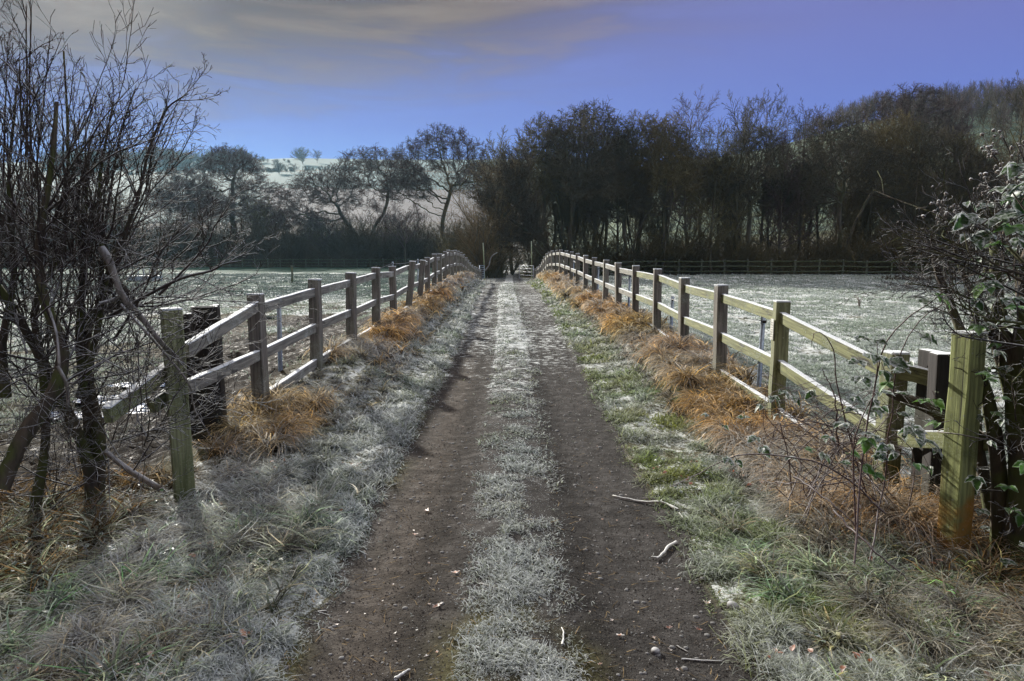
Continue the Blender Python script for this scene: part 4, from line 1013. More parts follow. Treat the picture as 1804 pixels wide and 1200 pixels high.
bramble("tall arching bramble with dark frosted leaves climbing in front of the right fence end",
    [([(1505, 1000, 3.4), (1512, 870, 3.6), (1530, 740, 3.7), (1548, 650, 3.7), (1575, 585, 3.6), (1640, 530, 3.5), (1720, 480, 3.4), (1804, 465, 3.3)], .0058),
     ([(1530, 1000, 3.5), (1555, 860, 3.8), (1570, 740, 3.8), (1580, 640, 3.7), (1625, 560, 3.7), (1700, 520, 3.6), (1804, 485, 3.5)], .005),
     ([(1510, 960, 3.6), (1505, 780, 3.7), (1540, 690, 3.7), (1545, 600, 3.7)], .005),
     ([(1525, 870, 4.2), (1480, 700, 4.3), (1465, 610, 4.3), (1440, 585, 4.3), (1430, 610, 4.3)], .005),
     ([(1478, 800, 4.2), (1470, 700, 4.2), (1448, 650, 4.2)], .006)],
    [(1545, 628, 3.6, .10), (1570, 635, 3.6, .10), (1520, 665, 3.6, .085), (1500, 700, 3.7, .08), (1635, 530, 3.5, .11), (1655, 520, 3.5, .09), (1545, 600, 3.6, .06), (1628, 590, 3.6, .09), (1552, 690, 3.7, .08), (1590, 650, 3.7, .08), (1545, 770, 3.6, .09), (1528, 775, 3.6, .08), (1610, 755, 3.6, .10), (1625, 775, 3.6, .10), (1560, 785, 3.6, .08), (1500, 720, 3.7, .06), (1485, 745, 3.7, .07), (1650, 745, 3.6, .07)] + [(rx.uniform(1480, 1670), rx.uniform(590, 840), rx.uniform(3.6, 4.1), rx.uniform(.05, .09)) for _ in range(26)], 51, bright=.22)
bramble("low trailing bramble with grey frosted leaves reaching over the orange grass",
    [([(1560, 905, 3.7), (1500, 850, 3.8), (1440, 815, 3.8), (1360, 800, 3.9), (1290, 805, 3.8), (1230, 835, 3.9), (1180, 858, 3.7)], .006),
     ([(1560, 800, 4.3), (1460, 750, 4.4), (1380, 735, 4.5), (1300, 722, 4.6)], .004), ([(1520, 730, 4.3), (1450, 720, 4.4), (1380, 700, 4.6)], .004), ([(1600, 800, 4.0), (1500, 780, 4.1), (1400, 790, 4.3)], .004),
     ([(1470, 900, 3.7), (1540, 970, 3.4), (1620, 1040, 3.2)], .007), ([(1400, 840, 3.9), (1470, 890, 3.6), (1520, 940, 3.5)], .006)],
    [(1278, 808, 3.8, .06), (1300, 812, 3.8, .05), (1330, 770, 4.0, .07), (1345, 790, 4.0, .07), (1362, 700, 4.4, .08), (1380, 690, 4.4, .08), (1400, 700, 4.4, .07), (1340, 715, 4.4, .06), (1310, 735, 4.4, .06), (1245, 730, 4.6, .05), (1275, 750, 4.6, .05), (1420, 790, 4.0, .07), (1450, 800, 3.9, .07), (1480, 815, 3.9, .08), (1500, 800, 3.9, .08), (1430, 690, 4.4, .07), (1460, 770, 4.1, .07), (1520, 820, 3.8, .08), (1390, 805, 3.9, .06), (1540, 835, 3.8, .07), (1370, 730, 4.4, .05)], 52, bright=.12)
bramble("thin brown bramble canes with no leaves tangled at the foot of the right fence",
    [([(1500 + rx.uniform(-130, 130), 930 + rx.uniform(-80, 40), 4.2 + rx.uniform(-.4, .3)), (1470 + rx.uniform(-130, 130), 800 + rx.uniform(-50, 50), 4.3), (1480 + rx.uniform(-140, 140), 740 + rx.uniform(-60, 60), 4.4), (1450 + rx.uniform(-150, 150), 690 + rx.uniform(-60, 90), 4.5)], rx.uniform(.002, .0045)) for _ in range(46)], [], 53)

# ------------------------------------------------------------------ right hedge
def hedge_right():
    rnd = random.Random(61); T = Tubes(); C = Tubes(); S = Tubes(); LV = Leaves(); LB = Leaves()
    root = Vector((at(1780, 900, 3.7).x, 3.7, 0)); root.z = gz(root.x, root.y); A = lambda px, py, Y: at(px, py, Y) - root
    limbs = []
    for cs, a, b in (
        ([(1760, 1000, 3.7), (1762, 850, 3.7), (1740, 700, 3.8), (1700, 600, 3.9), (1660, 500, 4.0), (1645, 450, 4.0)], .05, .014),
        ([(1790, 1000, 3.6), (1800, 860, 3.6), (1790, 700, 3.7), (1765, 580, 3.8), (1755, 500, 3.8), (1750, 420, 3.9)], .075, .02),
        ([(1850, 1000, 3.6), (1840, 800, 3.6), (1800, 650, 3.7), (1810, 560, 3.7), (1805, 480, 3.8), (1830, 400, 3.8)], .08, .03),
        ([(1745, 900, 4.0), (1720, 760, 4.0), (1715, 620, 4.0), (1730, 500, 4.0), (1775, 400, 4.0)], .04, .01),
        ([(1780, 700, 3.8), (1740, 560, 3.8), (1700, 490, 3.8), (1680, 430, 3.8)], .03, .008),
        ([(1780, 600, 3.5), (1730, 540, 3.5), (1680, 515, 3.4), (1640, 505, 3.4), (1600, 500, 3.4)], .008, .003)):
        q = [A(*c) for c in cs]; sp = spline(q, 16); rr = [x_ * rnd.uniform(.9, 1.12) for x_ in np.linspace(a, b, 16)]; T.add(sp, rr, 7); limbs.append((sp, rr))
    Pw = dict(n=[6, 4, 2], nch=[8, 4], ang=[34, 40], ratio=[.36, .4], wander=[.14, .18, .2], up=[.0, .02, .03], taper=[.3, .45, .6], rr=[.65, .7], tmin=[.15, .2], rmin=.0014, k=[4, 3, 3], shape=lambda t: 1.1 - .4 * t)
    for li_, (sp, rr) in enumerate(limbs):
        for j in range(5 if li_ in (0, 4) else 11):
            i = rnd.randint(4, 14); d = ((sp[i + 1] - sp[i]).normalized() * .6 + Vector((rnd.gauss(-.15, .6), rnd.gauss(0, .5), rnd.gauss(.2, .4)))).normalized()
            grow(rnd, C, C, sp[i], d, rnd.uniform(.2, .42) if li_ in (0, 4, 5) else rnd.uniform(.25, .7), min(rr[i] * .4, .005), Pw)
    for cs in ([(1804, 520, 3.4), (1700, 470, 3.4), (1650, 440, 3.4), (1592, 420, 3.4)], [(1804, 470, 3.5), (1730, 450, 3.5), (1660, 428, 3.5), (1590, 398, 3.5)], [(1780, 480, 3.4), (1700, 462, 3.4), (1640, 448, 3.4), (1590, 428, 3.4)],
               [(1700, 455, 3.5), (1660, 440, 3.5), (1640, 432, 3.5)], [(1804, 580, 3.5), (1740, 570, 3.4), (1690, 545, 3.3)], [(1804, 610, 3.3), (1740, 600, 3.3), (1690, 590, 3.3), (1660, 560, 3.3)]):
        q = [A(*c) for c in cs]; sp = spline(q, 14); C.add(sp, list(np.linspace(.006, .0025, 14)), 5)
        for j in range(6):
            i = rnd.randint(3, 12); grow(rnd, C, C, sp[i], (sp[i + 1] - sp[i]).normalized() + Vector((rnd.gauss(0, .5), rnd.gauss(0, .4), rnd.gauss(.2, .4))), rnd.uniform(.1, .3), .0025, Pw)
    for j in range(42):  # tangle filling the frame edge
        p = A(rnd.uniform(1750, 1900), rnd.uniform(480, 950), rnd.uniform(3.5, 4.4)); grow(rnd, C, C, p, Vector((rnd.gauss(-.1, .6), rnd.gauss(0, .5), rnd.gauss(.4, .5))), rnd.uniform(.3, .9), rnd.uniform(.003, .006), Pw)
    # frosted dead bramble flower heads on little stalks
    heads = []
    def head(px, py, Y, n, spx, spy):
        S = Tubes(); heads.append(S)
        c = A(px, py, Y); c2 = A(px + spx, py + 40, Y)
        C.add(spline([c2, c.lerp(c2, .4) + Vector((0, 0, .01)), c], 6), [.003] * 6, 4)
        for _ in range(n):
            p = A(px + rnd.gauss(0, spx * .5), py + rnd.gauss(0, spy), Y + rnd.gauss(0, .04)); r = rnd.uniform(.004, .0095)
            C.add([c.lerp(c2, rnd.random() * .6), c.lerp(p, .6) + Vector((0, 0, .006)), p], [.0016, .0013, .0013], 3)
            pts = [p + Vector((0, 0, r * math.cos(a) * -1)) for a in np.linspace(0.15, math.pi - .15, 5)]; S.add([q_ + Vector((rnd.gauss(0, r * .2), rnd.gauss(0, r * .2), 0)) for q_ in pts], [r * math.sin(a) * rnd.uniform(.6, 1.3) for a in np.linspace(.15, math.pi - .15, 5)], 6)
    for h in ((1742, 262, 3.5, 16, 26, 10), (1765, 240, 3.5, 5, 18, 7), (1700 + 60, 300, 3.4, 14, 30, 9), (1745, 345, 3.4, 18, 34, 12), (1735, 320, 3.4, 8, 20, 8), (1655, 365, 3.4, 14, 18, 14), (1680, 375, 3.4, 12, 22, 9), (1795, 260, 3.3, 9, 14, 8), (1770, 370, 3.3, 10, 30, 9), (1750, 420, 3.3, 12, 30, 9), (1790, 330, 3.3, 10, 18, 9)): head(*h)
    for (px, py, Y, sz, br) in ((1790, 292, 3.2, .09, 0), (1800, 345, 3.2, .12, 0), (1775, 350, 3.2, .11, 0), (1795, 375, 3.2, .12, 0), (1700, 380, 3.3, .10, 0), (1722, 385, 3.3, .09, 0), (1712, 415, 3.3, .10, 0), (1735, 410, 3.3, .10, 0), (1760, 430, 3.3, .09, 1), (1780, 400, 3.2, .10, 1), (1800, 420, 3.2, .11, 0), (1735, 505, 3.3, .09, 1), (1745, 500, 3.3, .08, 0), (1725, 575, 3.3, .07, 1), (1742, 570, 3.3, .06, 0), (1775, 560, 3.3, .07, 0), (1745, 660, 3.2, .06, 1), (1740, 668, 3.2, .06, 1), (1760, 620, 3.3, .06, 0), (1720, 530, 3.3, .06, 0), (1790, 540, 3.2, .06, 1), (1765, 700, 3.4, .05, 1), (1790, 300, 3.25, .1, 0), (1812, 310, 3.2, .12, 0), (1770, 330, 3.25, .09, 0), (1760, 385, 3.3, .08, 0)):
        p = A(px, py, Y); (LB if br else LV).tri(p, Vector((rnd.uniform(-1, .4), rnd.uniform(-.8, .2), rnd.uniform(-.5, .2))), sz, rnd)
    for _ in range(230):
        p = A(rnd.triangular(1690, 1930, 1850), rnd.uniform(300, 1000), rnd.uniform(3.4, 4.3)); (LB if rnd.random() < .22 else LV).tri(p, Vector((rnd.uniform(-1, .6), rnd.uniform(-.8, .2), rnd.uniform(-.5, .2))), rnd.uniform(.04, .085), rnd)
    o = empty("bramble_hedge", root); tag(o, "dark hedge with brambles and frosted dead flower heads at the right edge", 'hedge')
    link("trunk", T.mesh("trunk"), M['bark'], o); link("twigs", C.mesh("twigs"), M['twigh'], o); [link("flower_head", h_.mesh("flower_head"), M['seed'], o) for h_ in heads]; link("leaves", LV.mesh("leaves"), M['leaf'], o); link("leaves", LB.mesh("leaves"), M['leaf_bright'], o)
    # hedge body outside and beyond the frame edge that keeps this corner dark
    C3 = Tubes()
    for j in range(70):
        p = Vector((rnd.uniform(3.75, 5.4), rnd.uniform(2.6, 4.6), 0)); p.z = gz(p.x, p.y); grow(rnd, C3, C3, p - root, Vector((rnd.gauss(0, .25), rnd.gauss(0, .25), 1)), rnd.uniform(1.2, 2.4), rnd.uniform(.012, .03), dict(Pw, nch=[16, 6], rmin=.0025, ratio=[.42, .4]))
    link("twigs", C3.mesh("twigs"), M['bark'], o)
    # wire round the gatepost
    w = Tubes(); c = Vector((pr_[0][0], 3.8, at(1690, 762, 3.8).z)); w.add([c + Vector((.118 * math.cos(a), .118 * math.sin(a), .012 * math.sin(a * 2))) - fr_.location for a in np.linspace(0, 2 * math.pi, 25)], [.004] * 25, 5); link("wire_tie", w.mesh("wire_tie"), M['stick_dark'], fr_)
    # old mossy log wedged between the posts
    g = Tubes(); q = [at(1565, 690, 4.5), at(1600, 705, 4.4), at(1640, 722, 4.3), at(1672, 748, 4.2)]; o0 = q[0]; g.add([tuple(v - o0) for v in spline(q, 9)], [.03, .036, .033, .04, .036, .038, .034, .03, .026], 8); tag(link("dead_branch", g.mesh("dead_branch"), M['bark'], None, o0), "short mossy dead branch wedged between the two near posts of the right fence", 'branch')
hedge_right()

# ------------------------------------------------------------------ grass
def blades(P, az, el0, el1, Ln, Wd, C0, C1, seg=4):
    """vectorised blades: root P, azimuth, start and end elevation, length, width, root/tip colours"""
    n = len(P); t = np.linspace(0, 1, seg + 1); pos = np.empty((n, seg + 1, 3)); pos[:, 0] = P
    ca, sa = np.cos(az), np.sin(az)
    cu = rng.normal(0, .38, n); kk = rng.integers(1, seg + 1, n); ki = (rng.random(n) < .3) * rng.normal(0, .8, n)
    for i in range(1, seg + 1):
        e = el0 + (el1 - el0) * ((i - .5) / seg) + np.where(kk <= i, -np.abs(ki) * .6, 0); st = (Ln / seg)[:, None]
        aa = az + cu * i + np.where(kk <= i, ki, 0); ca, sa = np.cos(aa), np.sin(aa)
        pos[:, i] = pos[:, i - 1] + st * np.stack([np.cos(e) * ca, np.cos(e) * sa, np.sin(e)], 1)
    tw = az + np.pi / 2; side = np.stack([np.cos(tw), np.sin(tw), np.zeros(n)], 1)
    w = np.array([1, .95, .8, .55, .12])[:seg + 1] if seg == 4 else np.array([1, .8, .1]) if seg == 2 else np.array([1, .9, .65, .1])
    off = side[:, None, :] * (Wd[:, None] * .5 * w[None, :])[:, :, None]
    V = np.stack([pos - off, pos + off], 2).reshape(-1, 3)
    k = (seg + 1) * 2; b = (np.arange(n) * k)[:, None] + (np.arange(seg) * 2)[None, :]
    Q = np.stack([b, b + 1, b + 3, b + 2], -1).reshape(-1, 4)
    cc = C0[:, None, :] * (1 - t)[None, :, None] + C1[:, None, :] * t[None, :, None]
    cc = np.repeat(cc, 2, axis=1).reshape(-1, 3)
    return V, Q, cc
def build_blades(name, label, parts, mat):
    Vs = []; Qs = []; Cs = []; o = 0
    for V, Q, C in parts: Vs.append(V); Qs.append(Q + o); Cs.append(C); o += len(V)
    me = mesh_np(name, np.concatenate(Vs), [np.concatenate(Qs)], False, {'col': np.concatenate(Cs)})
    return tag(link(name, me, mat), label, 'grass', kind='stuff')
def inv_y(n, a, b, p=2.0):
    U = rng.random(n)
    if p == 2: return 1 / (1 / a - U * (1 / a - 1 / b))
    return a * (b / a) ** U
fc = np.array(FROST)
def mixc(a, b, f): return a * (1 - f[:, None]) + b * f[:, None]
# short frosted turf beside the wheel tracks and along the crown
def turf(n, xfun, a, b, name, label, lmin, lmax, greens, frost, p=2.0, thr=.0, sc=1.0):
    y = inv_y(n, a, b, p); x, keep = xfun(y, rng.random(n)); m = keep & (fbm(x * 3.2, y * 2.2, 3, 201) > thr)
    x, y = x[m], y[m]; n = len(x); z = terrain(x, y)
    cl = fbm(x * 6, y * 6, 2, 202)
    az = rng.random(n) * 6.28; dist = np.sqrt(x * x + y * y)
    Ln = (lmin + (lmax - lmin) * rng.random(n) * (.4 + cl)) * (.35 + 1.5 * ss(cl, .3, .75)) * sc * (1 + .012 * y); Wd = np.maximum(.0054, .0017 * dist) * (.7 + .6 * rng.random(n))
    gsel = fbm(x * 1.4, y * 1.4, 3, 203)[:, None]; g = greens[0] * (1 - gsel) + greens[1] * gsel; g = g * (.4 + 1.1 * rng.random((n, 1)))
    f = np.clip(frost + 1.3 * (fbm(x * 1.6, y * 1.6, 3, 204) - .5) + .3 * (rng.random(n) - .5), 0, 1)
    e0 = np.radians(25 + 55 * rng.random(n)); e1 = e0 - np.radians(30 + 90 * rng.random(n))
    return build_blades(name, label, [blades(np.stack([x, y, z - .004], 1), az, e0, e1, Ln, Wd, mixc(g * .38, fc, f * .10), mixc(g * 1.4, fc * 1.1, np.clip(f * 1.35, 0, 1)), 3)], M['grass'])  # less frost at the roots; their colour also darkened as painted shade between blades
G1, G2, ST, OR = np.array([.075, .22, .05]), np.array([.30, .30, .07]), np.array([.44, .37, .25]), np.array([.64, .37, .11])
def strip_c(y, u):
    w = .29 - .04 * (y < 4) + .10 * ss(y, 6, 14); xx = ctr(y) + .03 + (u * 2 - 1) * w * 1.25
    e = np.abs(u * 2 - 1) * 1.25; return xx, rng.random(len(y)) < np.clip(1.25 - e, 0, 1) * (.75 + .25 * ss(y, 3.0, 4.2))
turf(60000, strip_c, 2.35, 33, "crown_grass", "frosty strip of short grass running up the middle of the track", .016, .046, (G1 * .9, G2), .84, thr=.14)
def ver_l(y, u): xx = edge_l(y) + .10 - u ** 1.0 * (.95 + .2 * (y < 6)); return xx, rng.random(len(y)) < ss(u, 0, .16) * .85 + .15
def ver_r(y, u): xx = edge_r(y) - .10 + u * 1.15; return xx, rng.random(len(y)) < ss(u, 0, .16) * .85 + .15
def rut(y, u): return edge_l(y) + u * (edge_r(y) - edge_l(y)), rng.random(len(y)) < .10 + .55 * ss(y, 7, 20)
turf(16000, rut, 3.0, 32, "rut_grass", "thin scattered frosty grass wisps on the far wheel tracks", .010, .03, (G1 * .7, G2), .6, thr=.50)
turf(75000, ver_l, 2.3, 36, "verge_grass", "short frosted green grass edging the left side of the track", .03, .085, (G1, G2 * .8), .80)
turf(85000, ver_r, 2.3, 36, "verge_grass", "short green and yellow frosted grass edging the right side of the track", .03, .085, (G1 * 1.2, G2 * np.array([1.25, 1.2, .8])), .42)
# long matted grass of the banks
def mats(n, side, a, b, lo, hi, name, label, lmin, lmax, cols, frost, p=2.0, el=(50, 35), cs=.33, droop=(55, 50), thr=0, mat='straw'):
    y = inv_y(n, a, b, p); u = rng.random(n); e = edge_l(y) if side < 0 else edge_r(y); f_ = -xl_f(y) if side < 0 else xr_f(y)
    tt = lo + (hi - lo) * u; x = e + (f_ - e) * tt
    # gather into tussocks
    gx = np.floor(x / cs + .5 * (_h(np.floor(y / cs), x * 0, 5))); gy = np.floor(y / cs); cx = (gx + .2 + .6 * _h(gx, gy, 301)) * cs; cy = (gy + .2 + .6 * _h(gx, gy, 302)) * cs
    pull = .55; x = x * (1 - pull) + cx * pull; y = np.maximum(y * (1 - pull) + cy * pull, 1.9)
    hsz = _h(gx, gy, 303); m = fbm(x * .9, y * .6, 3, 305) > thr
    x, y, hsz, gx, gy, tt = x[m], y[m], hsz[m], gx[m], gy[m], tt[m]; n = len(x); z = terrain(x, y)
    down = (0 if side < 0 else np.pi) + (_h(gx, gy, 304) - .5) * 2.6
    rad = np.arctan2(y - cy[m], x - cx[m]); az = np.where(rng.random(n) < .5, down + rng.normal(0, .85, n), rad + rng.normal(0, 1.0, n))
    dist = np.sqrt(x * x + y * y); Ln = (lmin + (lmax - lmin) * rng.random(n)) * (.6 + .7 * hsz); Wd = np.maximum(.0062, .0017 * dist) * (.4 + 1.1 * rng.random(n) ** 1.5)
    e0 = np.radians(el[0] + el[1] * rng.random(n)); e1 = e0 - np.radians(droop[0] + droop[1] * rng.random(n)) - .3
    cn = np.clip(fbm(x * .8, y * .5, 3, 306) * 1.6 - .3 + .25 * (rng.random(n) - .5) + .35 * (_h(gx, gy, 307) - .5), 0, 1)[:, None]
    g = cols[0] * (1 - cn) + cols[1] * cn; g = g * (.25 + 1.6 * rng.random((n, 1)) ** 1.4)
    f = np.clip(frost + .8 * (fbm(x * .9, y * .9, 3, 308) - .5) + .5 * (rng.random(n) - .5), 0, 1)
    lift = .05 * hsz * (lmax > .15)
    return build_blades(name, label, [blades(np.stack([x, y, z - .01 + lift * rng.random(n)], 1), az, e0, e1, Ln, Wd, mixc(g * .25, fc, f * .08), mixc(g * 1.5, fc * 1.1, np.clip(f * 1.35, 0, 1)), 4)], M[mat])  # roots hold less frost and are painted darker to suggest shaded gaps
STG = np.array([.16, .16, .09])
mats(44000, -1, 2.6, 34, .40, 1.05, "long_grass", "grey frosted long dead grass matted over the left bank", .10, .25, (ST * np.array([1.3, 1.15, .9]), STG * np.array([1.2, 1.4, 1.0])), .46, el=(25, 40), droop=(40, 55))
mats(24000, 1, 2.6, 34, .42, 1.08, "long_grass", "pale long dead grass matted over the right bank", .12, .30, (ST, STG), .32, el=(25, 40), droop=(40, 55))
mats(34000, -1, 5.8, 40, .66, 1.12, "orange_grass", "orange-brown tussock grass round the posts of the left fence", .24, .50, (OR, ST * np.array([1.0, .95, .7])), .30, el=(58, 34), droop=(75, 65), cs=.46, p=1, thr=.43)
mats(60000, 1, 4.0, 40, .52, 1.12, "orange_grass", "rust-orange tussock grass along the foot of the right fence", .22, .48, (OR, ST * np.array([1.0, .95, .65])), .28, el=(58, 34), droop=(75, 65), cs=.46, p=1, thr=.34)
# rank grass under both hedges in the foreground
def rank(n, x0, x1, y0, y1, name, label, cols, frost, lmin, lmax, down):
    x = x0 + (x1 - x0) * rng.random(n); y = y0 + (y1 - y0) * rng.random(n); cs = .3
    gx, gy = np.floor(x / cs), np.floor(y / cs); cx = (gx + .2 + .6 * _h(gx, gy, 401)) * cs; cy = (gy + .2 + .6 * _h(gx, gy, 402)) * cs
    x = x * .5 + cx * .5; y = y * .5 + cy * .5; z = terrain(x, y); hs = _h(gx, gy, 403)
    az = np.where(rng.random(n) < .5, down + (_h(gx, gy, 404) - .5) * 2.6 + rng.normal(0, .6, n), rng.random(n) * 6.28)
    Ln = (lmin + (lmax - lmin) * rng.random(n)) * (.6 + .7 * hs); Wd = .0085 * (.4 + 1.4 * rng.random(n) ** 2)
    e0 = np.radians(20 + 50 * rng.random(n)); e1 = e0 - np.radians(35 + 60 * rng.random(n))
    cn = np.clip(_h(gx, gy, 405) * .6 + .6 * rng.random(n) - .1, 0, 1)[:, None]; g = (cols[0] * (1 - cn) + cols[1] * cn) * (.25 + 1.7 * rng.random((n, 1)) ** 1.4)
    f = np.clip(frost + .7 * (fbm(x * 1.1, y * 1.1, 3, 406) - .5) + .4 * (rng.random(n) - .5), 0, 1)
    return build_blades(name, label, [blades(np.stack([x, y, z - .01 + .05 * hs * rng.random(n)], 1), az, e0, e1, Ln, Wd, mixc(g * .22, fc, f * .08), mixc(g * 1.6, fc * 1.12, np.clip(f * 1.4, 0, 1)), 4)], M['straw'])  # root colour carries painted shade between blades, besides thinner frost
rank(15000, -3.6, -1.15, 2.1, 4.6, "rank_grass", "long flattened frosted grass in the bottom left corner beside the track", (ST * 1.25, G1 * 1.6), .44, .10, .32, -.3)
rank(14000, 1.25, 3.2, 2.0, 4.0, "rank_grass", "tangled green and straw grass in the bottom right corner under the hedge", (ST * np.array([1.2, 1.0, .55]), G1 * 1.9), .30, .08, .26, 2.9)
rank(5500, 2.25, 3.4, 2.6, 4.6, "dry_stalks", "orange-brown dry stalks round the foot of the stained gatepost", (OR * .7, ST * .7), .08, .12, .34, 2.0)
rank(8000, -4.6, -2.5, 3.4, 5.4, "dry_stalks", "brown dry stalks and litter under the left hedge", (OR * .4, ST * .5), .08, .12, .34, 0.3)
# small broad-leaved weeds among the grass
def weeds(n, x0, x1, y0, y1, label, smin, smax, mat):
    rnd = random.Random(n); LW = Leaves()
    for _ in range(n // 6):
        cx, cy = rnd.uniform(x0, x1), rnd.uniform(y0, y1)
        for _k in range(6):
            x, y = cx + rnd.gauss(0, .05), cy + rnd.gauss(0, .05); LW.add((x, y, gz(x, y) + rnd.uniform(.02, .09)), (rnd.uniform(-1, 1), rnd.uniform(-1, 1), rnd.uniform(-.2, .5)), rnd.uniform(smin, smax), rnd)
    tag(link("weeds", LW.mesh("weeds"), M[mat]), label, 'weeds', kind='stuff')
weeds(420, -3.3, -1.2, 2.3, 5.2, "small round frosted weed leaves among the long grass left of the track", .02, .045, 'leaf')
weeds(300, 1.2, 3.0, 2.2, 5.5, "small green weed leaves among the grass right of the track", .018, .04, 'leaf')
weeds(150, 1.1, 3.0, 2.2, 5.5, "brown dead leaves caught in the grass right of the track", .02, .04, 'brownleaf')
weeds(160, -3.6, -1.1, 2.3, 5.5, "grey-brown dead leaves caught in the grass left of the track", .02, .04, 'paleleaf')
# frosted turf of the two fields: tufts in clumps
def field(n, side, a, b, name, label, wmax):
    y = inv_y(n, a, b, 1.0); lo = np.where(side < 0, xl_f(y), xr_f(y)) + .5; u = rng.random(n); hi = np.minimum(wmax, y * .78 + 1.5)
    x = side * (lo + (hi - lo) * u); ok = (hi > lo) & (rng.random(n) > mudmask(x, y) * .97) & (fbm(x * 1.6, y * 1.6, 3, 31) > .44)
    x, y = x[ok], y[ok]; K = 7; x = np.repeat(x, K); y = np.repeat(y, K); n = len(x); sp_ = .03 + .0022 * y
    x = x + rng.normal(0, 1, n) * sp_ * 1.6; y = y + rng.normal(0, 1, n) * sp_ * .8; z = terrain(x, y); dist = np.sqrt(x * x + y * y)
    az = rng.random(n) * 6.28; Ln = (.03 + .06 * rng.random(n)) * (1 + .02 * y); Wd = np.maximum(.004, .0013 * dist) * (.7 + .6 * rng.random(n)); e0 = np.radians(30 + 50 * rng.random(n)); e1 = e0 - np.radians(50 * rng.random(n) + 20)
    lf = (ss(y, 24, 32) * (side < 0))[:, None]; g = (G1 * 1.1 * (1 - .5 * rng.random((n, 1))) + ST * .25) * (1 - lf) + np.array([.045, .10, .075]) * lf; f = np.clip(.80 + .6 * (fbm(x * .5, y * .5, 3, 504) - .5) - (.45 if side < 0 else 0) * ss(y, 25, 34), 0, 1)
    return build_blades(name, label, [blades(np.stack([x, y, z - .004], 1), az, e0, e1, Ln, Wd, mixc(g * .6, fc, f * .15), mixc(g, fc, f), 2)], M['grass'])  # roots painted darker as shade among the tufts; tips carry the frost
field(36000, -1, 6.5, 60, "field_grass", "frosty tufts of grass covering the left field beyond the mud", 40)
field(48000, 1, 5.5, 57, "field_grass", "white frosted grass tufts covering the right field", 45)

# ------------------------------------------------------------------ debris on the track
def stick(label, cs, r, mat='stick', forks=(), name='fallen_stick'):
    q = [tnd(a, b, 0) for a, b in cs]
    for v in q: v.z = gz(v.x, v.y) + r * 1.1
    o0 = q[0].copy(); T = Tubes(); s = spline([v - o0 for v in q], 12); s = [v + Vector((rx.gauss(0, r * .25), rx.gauss(0, r * .25), 0)) for v in s]
    T.add(s, [r * (1 - .45 * i / 11) * rx.uniform(.88, 1.1) for i in range(12)], 7)
    for i, dx, dy in forks: T.add([s[i], s[i] + Vector((dx, dy, .01))], [r * .5, r * .25], 5)
    return tag(link(name, T.mesh(name), M[mat], None, o0), label, 'stick')
stick("long thin bleached stick on the right wheel track, upper of two white sticks", [(1194, 909), (1165, 895), (1135, 888), (1105, 882), (1079, 876)], .011, forks=[(3, .03, .04), (1, .02, -.07)])
stick("short thick bleached stick, lower of the two white sticks on the track", [(1190, 958), (1175, 968), (1165, 980), (1157, 986)], .0105, forks=[(10, -.04, -.01)])
stick("thin curved twig low on the left wheel track", [(575, 1078), (560, 1079), (582, 1086)], .003, 'stick')
stick("grey twig on the mossy crown of the track by the pale leaf", [(845, 1040), (870, 1050), (900, 1062)], .006, 'stick_dark')
stick("short grey stick poking in at the bottom edge on the left wheel track", [(695, 1199), (708, 1192), (722, 1184)], .008, 'stick')
stick("light brown straw-like twig lying level near the bottom right of the track", [(1200, 1163), (1235, 1165), (1272, 1167)], .004, 'stick')
stick("thin upright-looking white twig on the crown of the track near the bottom", [(991, 1146), (993, 1130), (990, 1116)], .005, 'stick')
stick("slender twig between the two bleached sticks and the verge", [(1196, 912), (1202, 920), (1203, 930)], .004, 'stick')
stick("dark thin twig near the pebble at the bottom of the right wheel track", [(1192, 1140), (1205, 1147), (1212, 1151)], .004, 'stick_dark')
def flat_leaf(label, px, py, sz, mat, group=None, lobes=5, name='fallen_leaf'):
    c = tnd(px, py, 0); k = 22; th = np.linspace(0, 2 * np.pi, k, endpoint=False); ph = rx.uniform(0, 6)
    rr = sz * (.62 + .28 * np.cos(lobes * th) + .1 * np.cos(2 * th + ph)); V = np.stack([rr * np.cos(th) * 1.2, rr * np.sin(th) * .75, .10 * sz + .35 * rr * np.abs(np.sin(th + ph))], 1)
    V = np.concatenate([V, [[0, 0, .05 * sz]]]); Fq = np.array([[i, (i + 1) % k, k] for i in range(k)])
    o = link(name, mesh_np(name, V, [Fq], True, {'edge': np.concatenate([np.ones(k), [0]])}), M[mat], None, (c.x, c.y, gz(c.x, c.y) + .006)); o.rotation_euler = (rx.uniform(-.25, .25), rx.uniform(-.25, .25), rx.uniform(0, 6.28))
    return tag(o, label, 'leaf', group)
flat_leaf("curled white frosted leaf on the left edge of the track's grassy crown", 801, 1016, .030, 'paleleaf')
flat_leaf("orange-brown oak leaf lying on the right verge by a dark clod", 1440, 1047, .038, 'brownleaf')
flat_leaf("pinkish scrap of leaf beside the lower wheel track, between two others", 1178, 1108, .018, 'brownleaf')
flat_leaf("white twisted leaf scrap near the bottom of the right wheel track", 1092, 1121, .020, 'paleleaf')
flat_leaf("pale brown leaf at the right edge of the wheel track, below the dark clod's level", 1246, 1064, .028, 'paleleaf')
flat_leaf("tan leaf scrap right of the pinkish one near the bottom of the track", 1230, 1111, .020, 'brownleaf')
flat_leaf("broad tan leaf lying flat on the left wheel track", 752, 903, .03, 'brownleaf')
flat_leaf("white flake of leaf on the left wheel track above the dark rut", 732, 943, .02, 'paleleaf')
flat_leaf("small tan forked leaf low on the left wheel track", 770, 1072, .028, 'brownleaf')
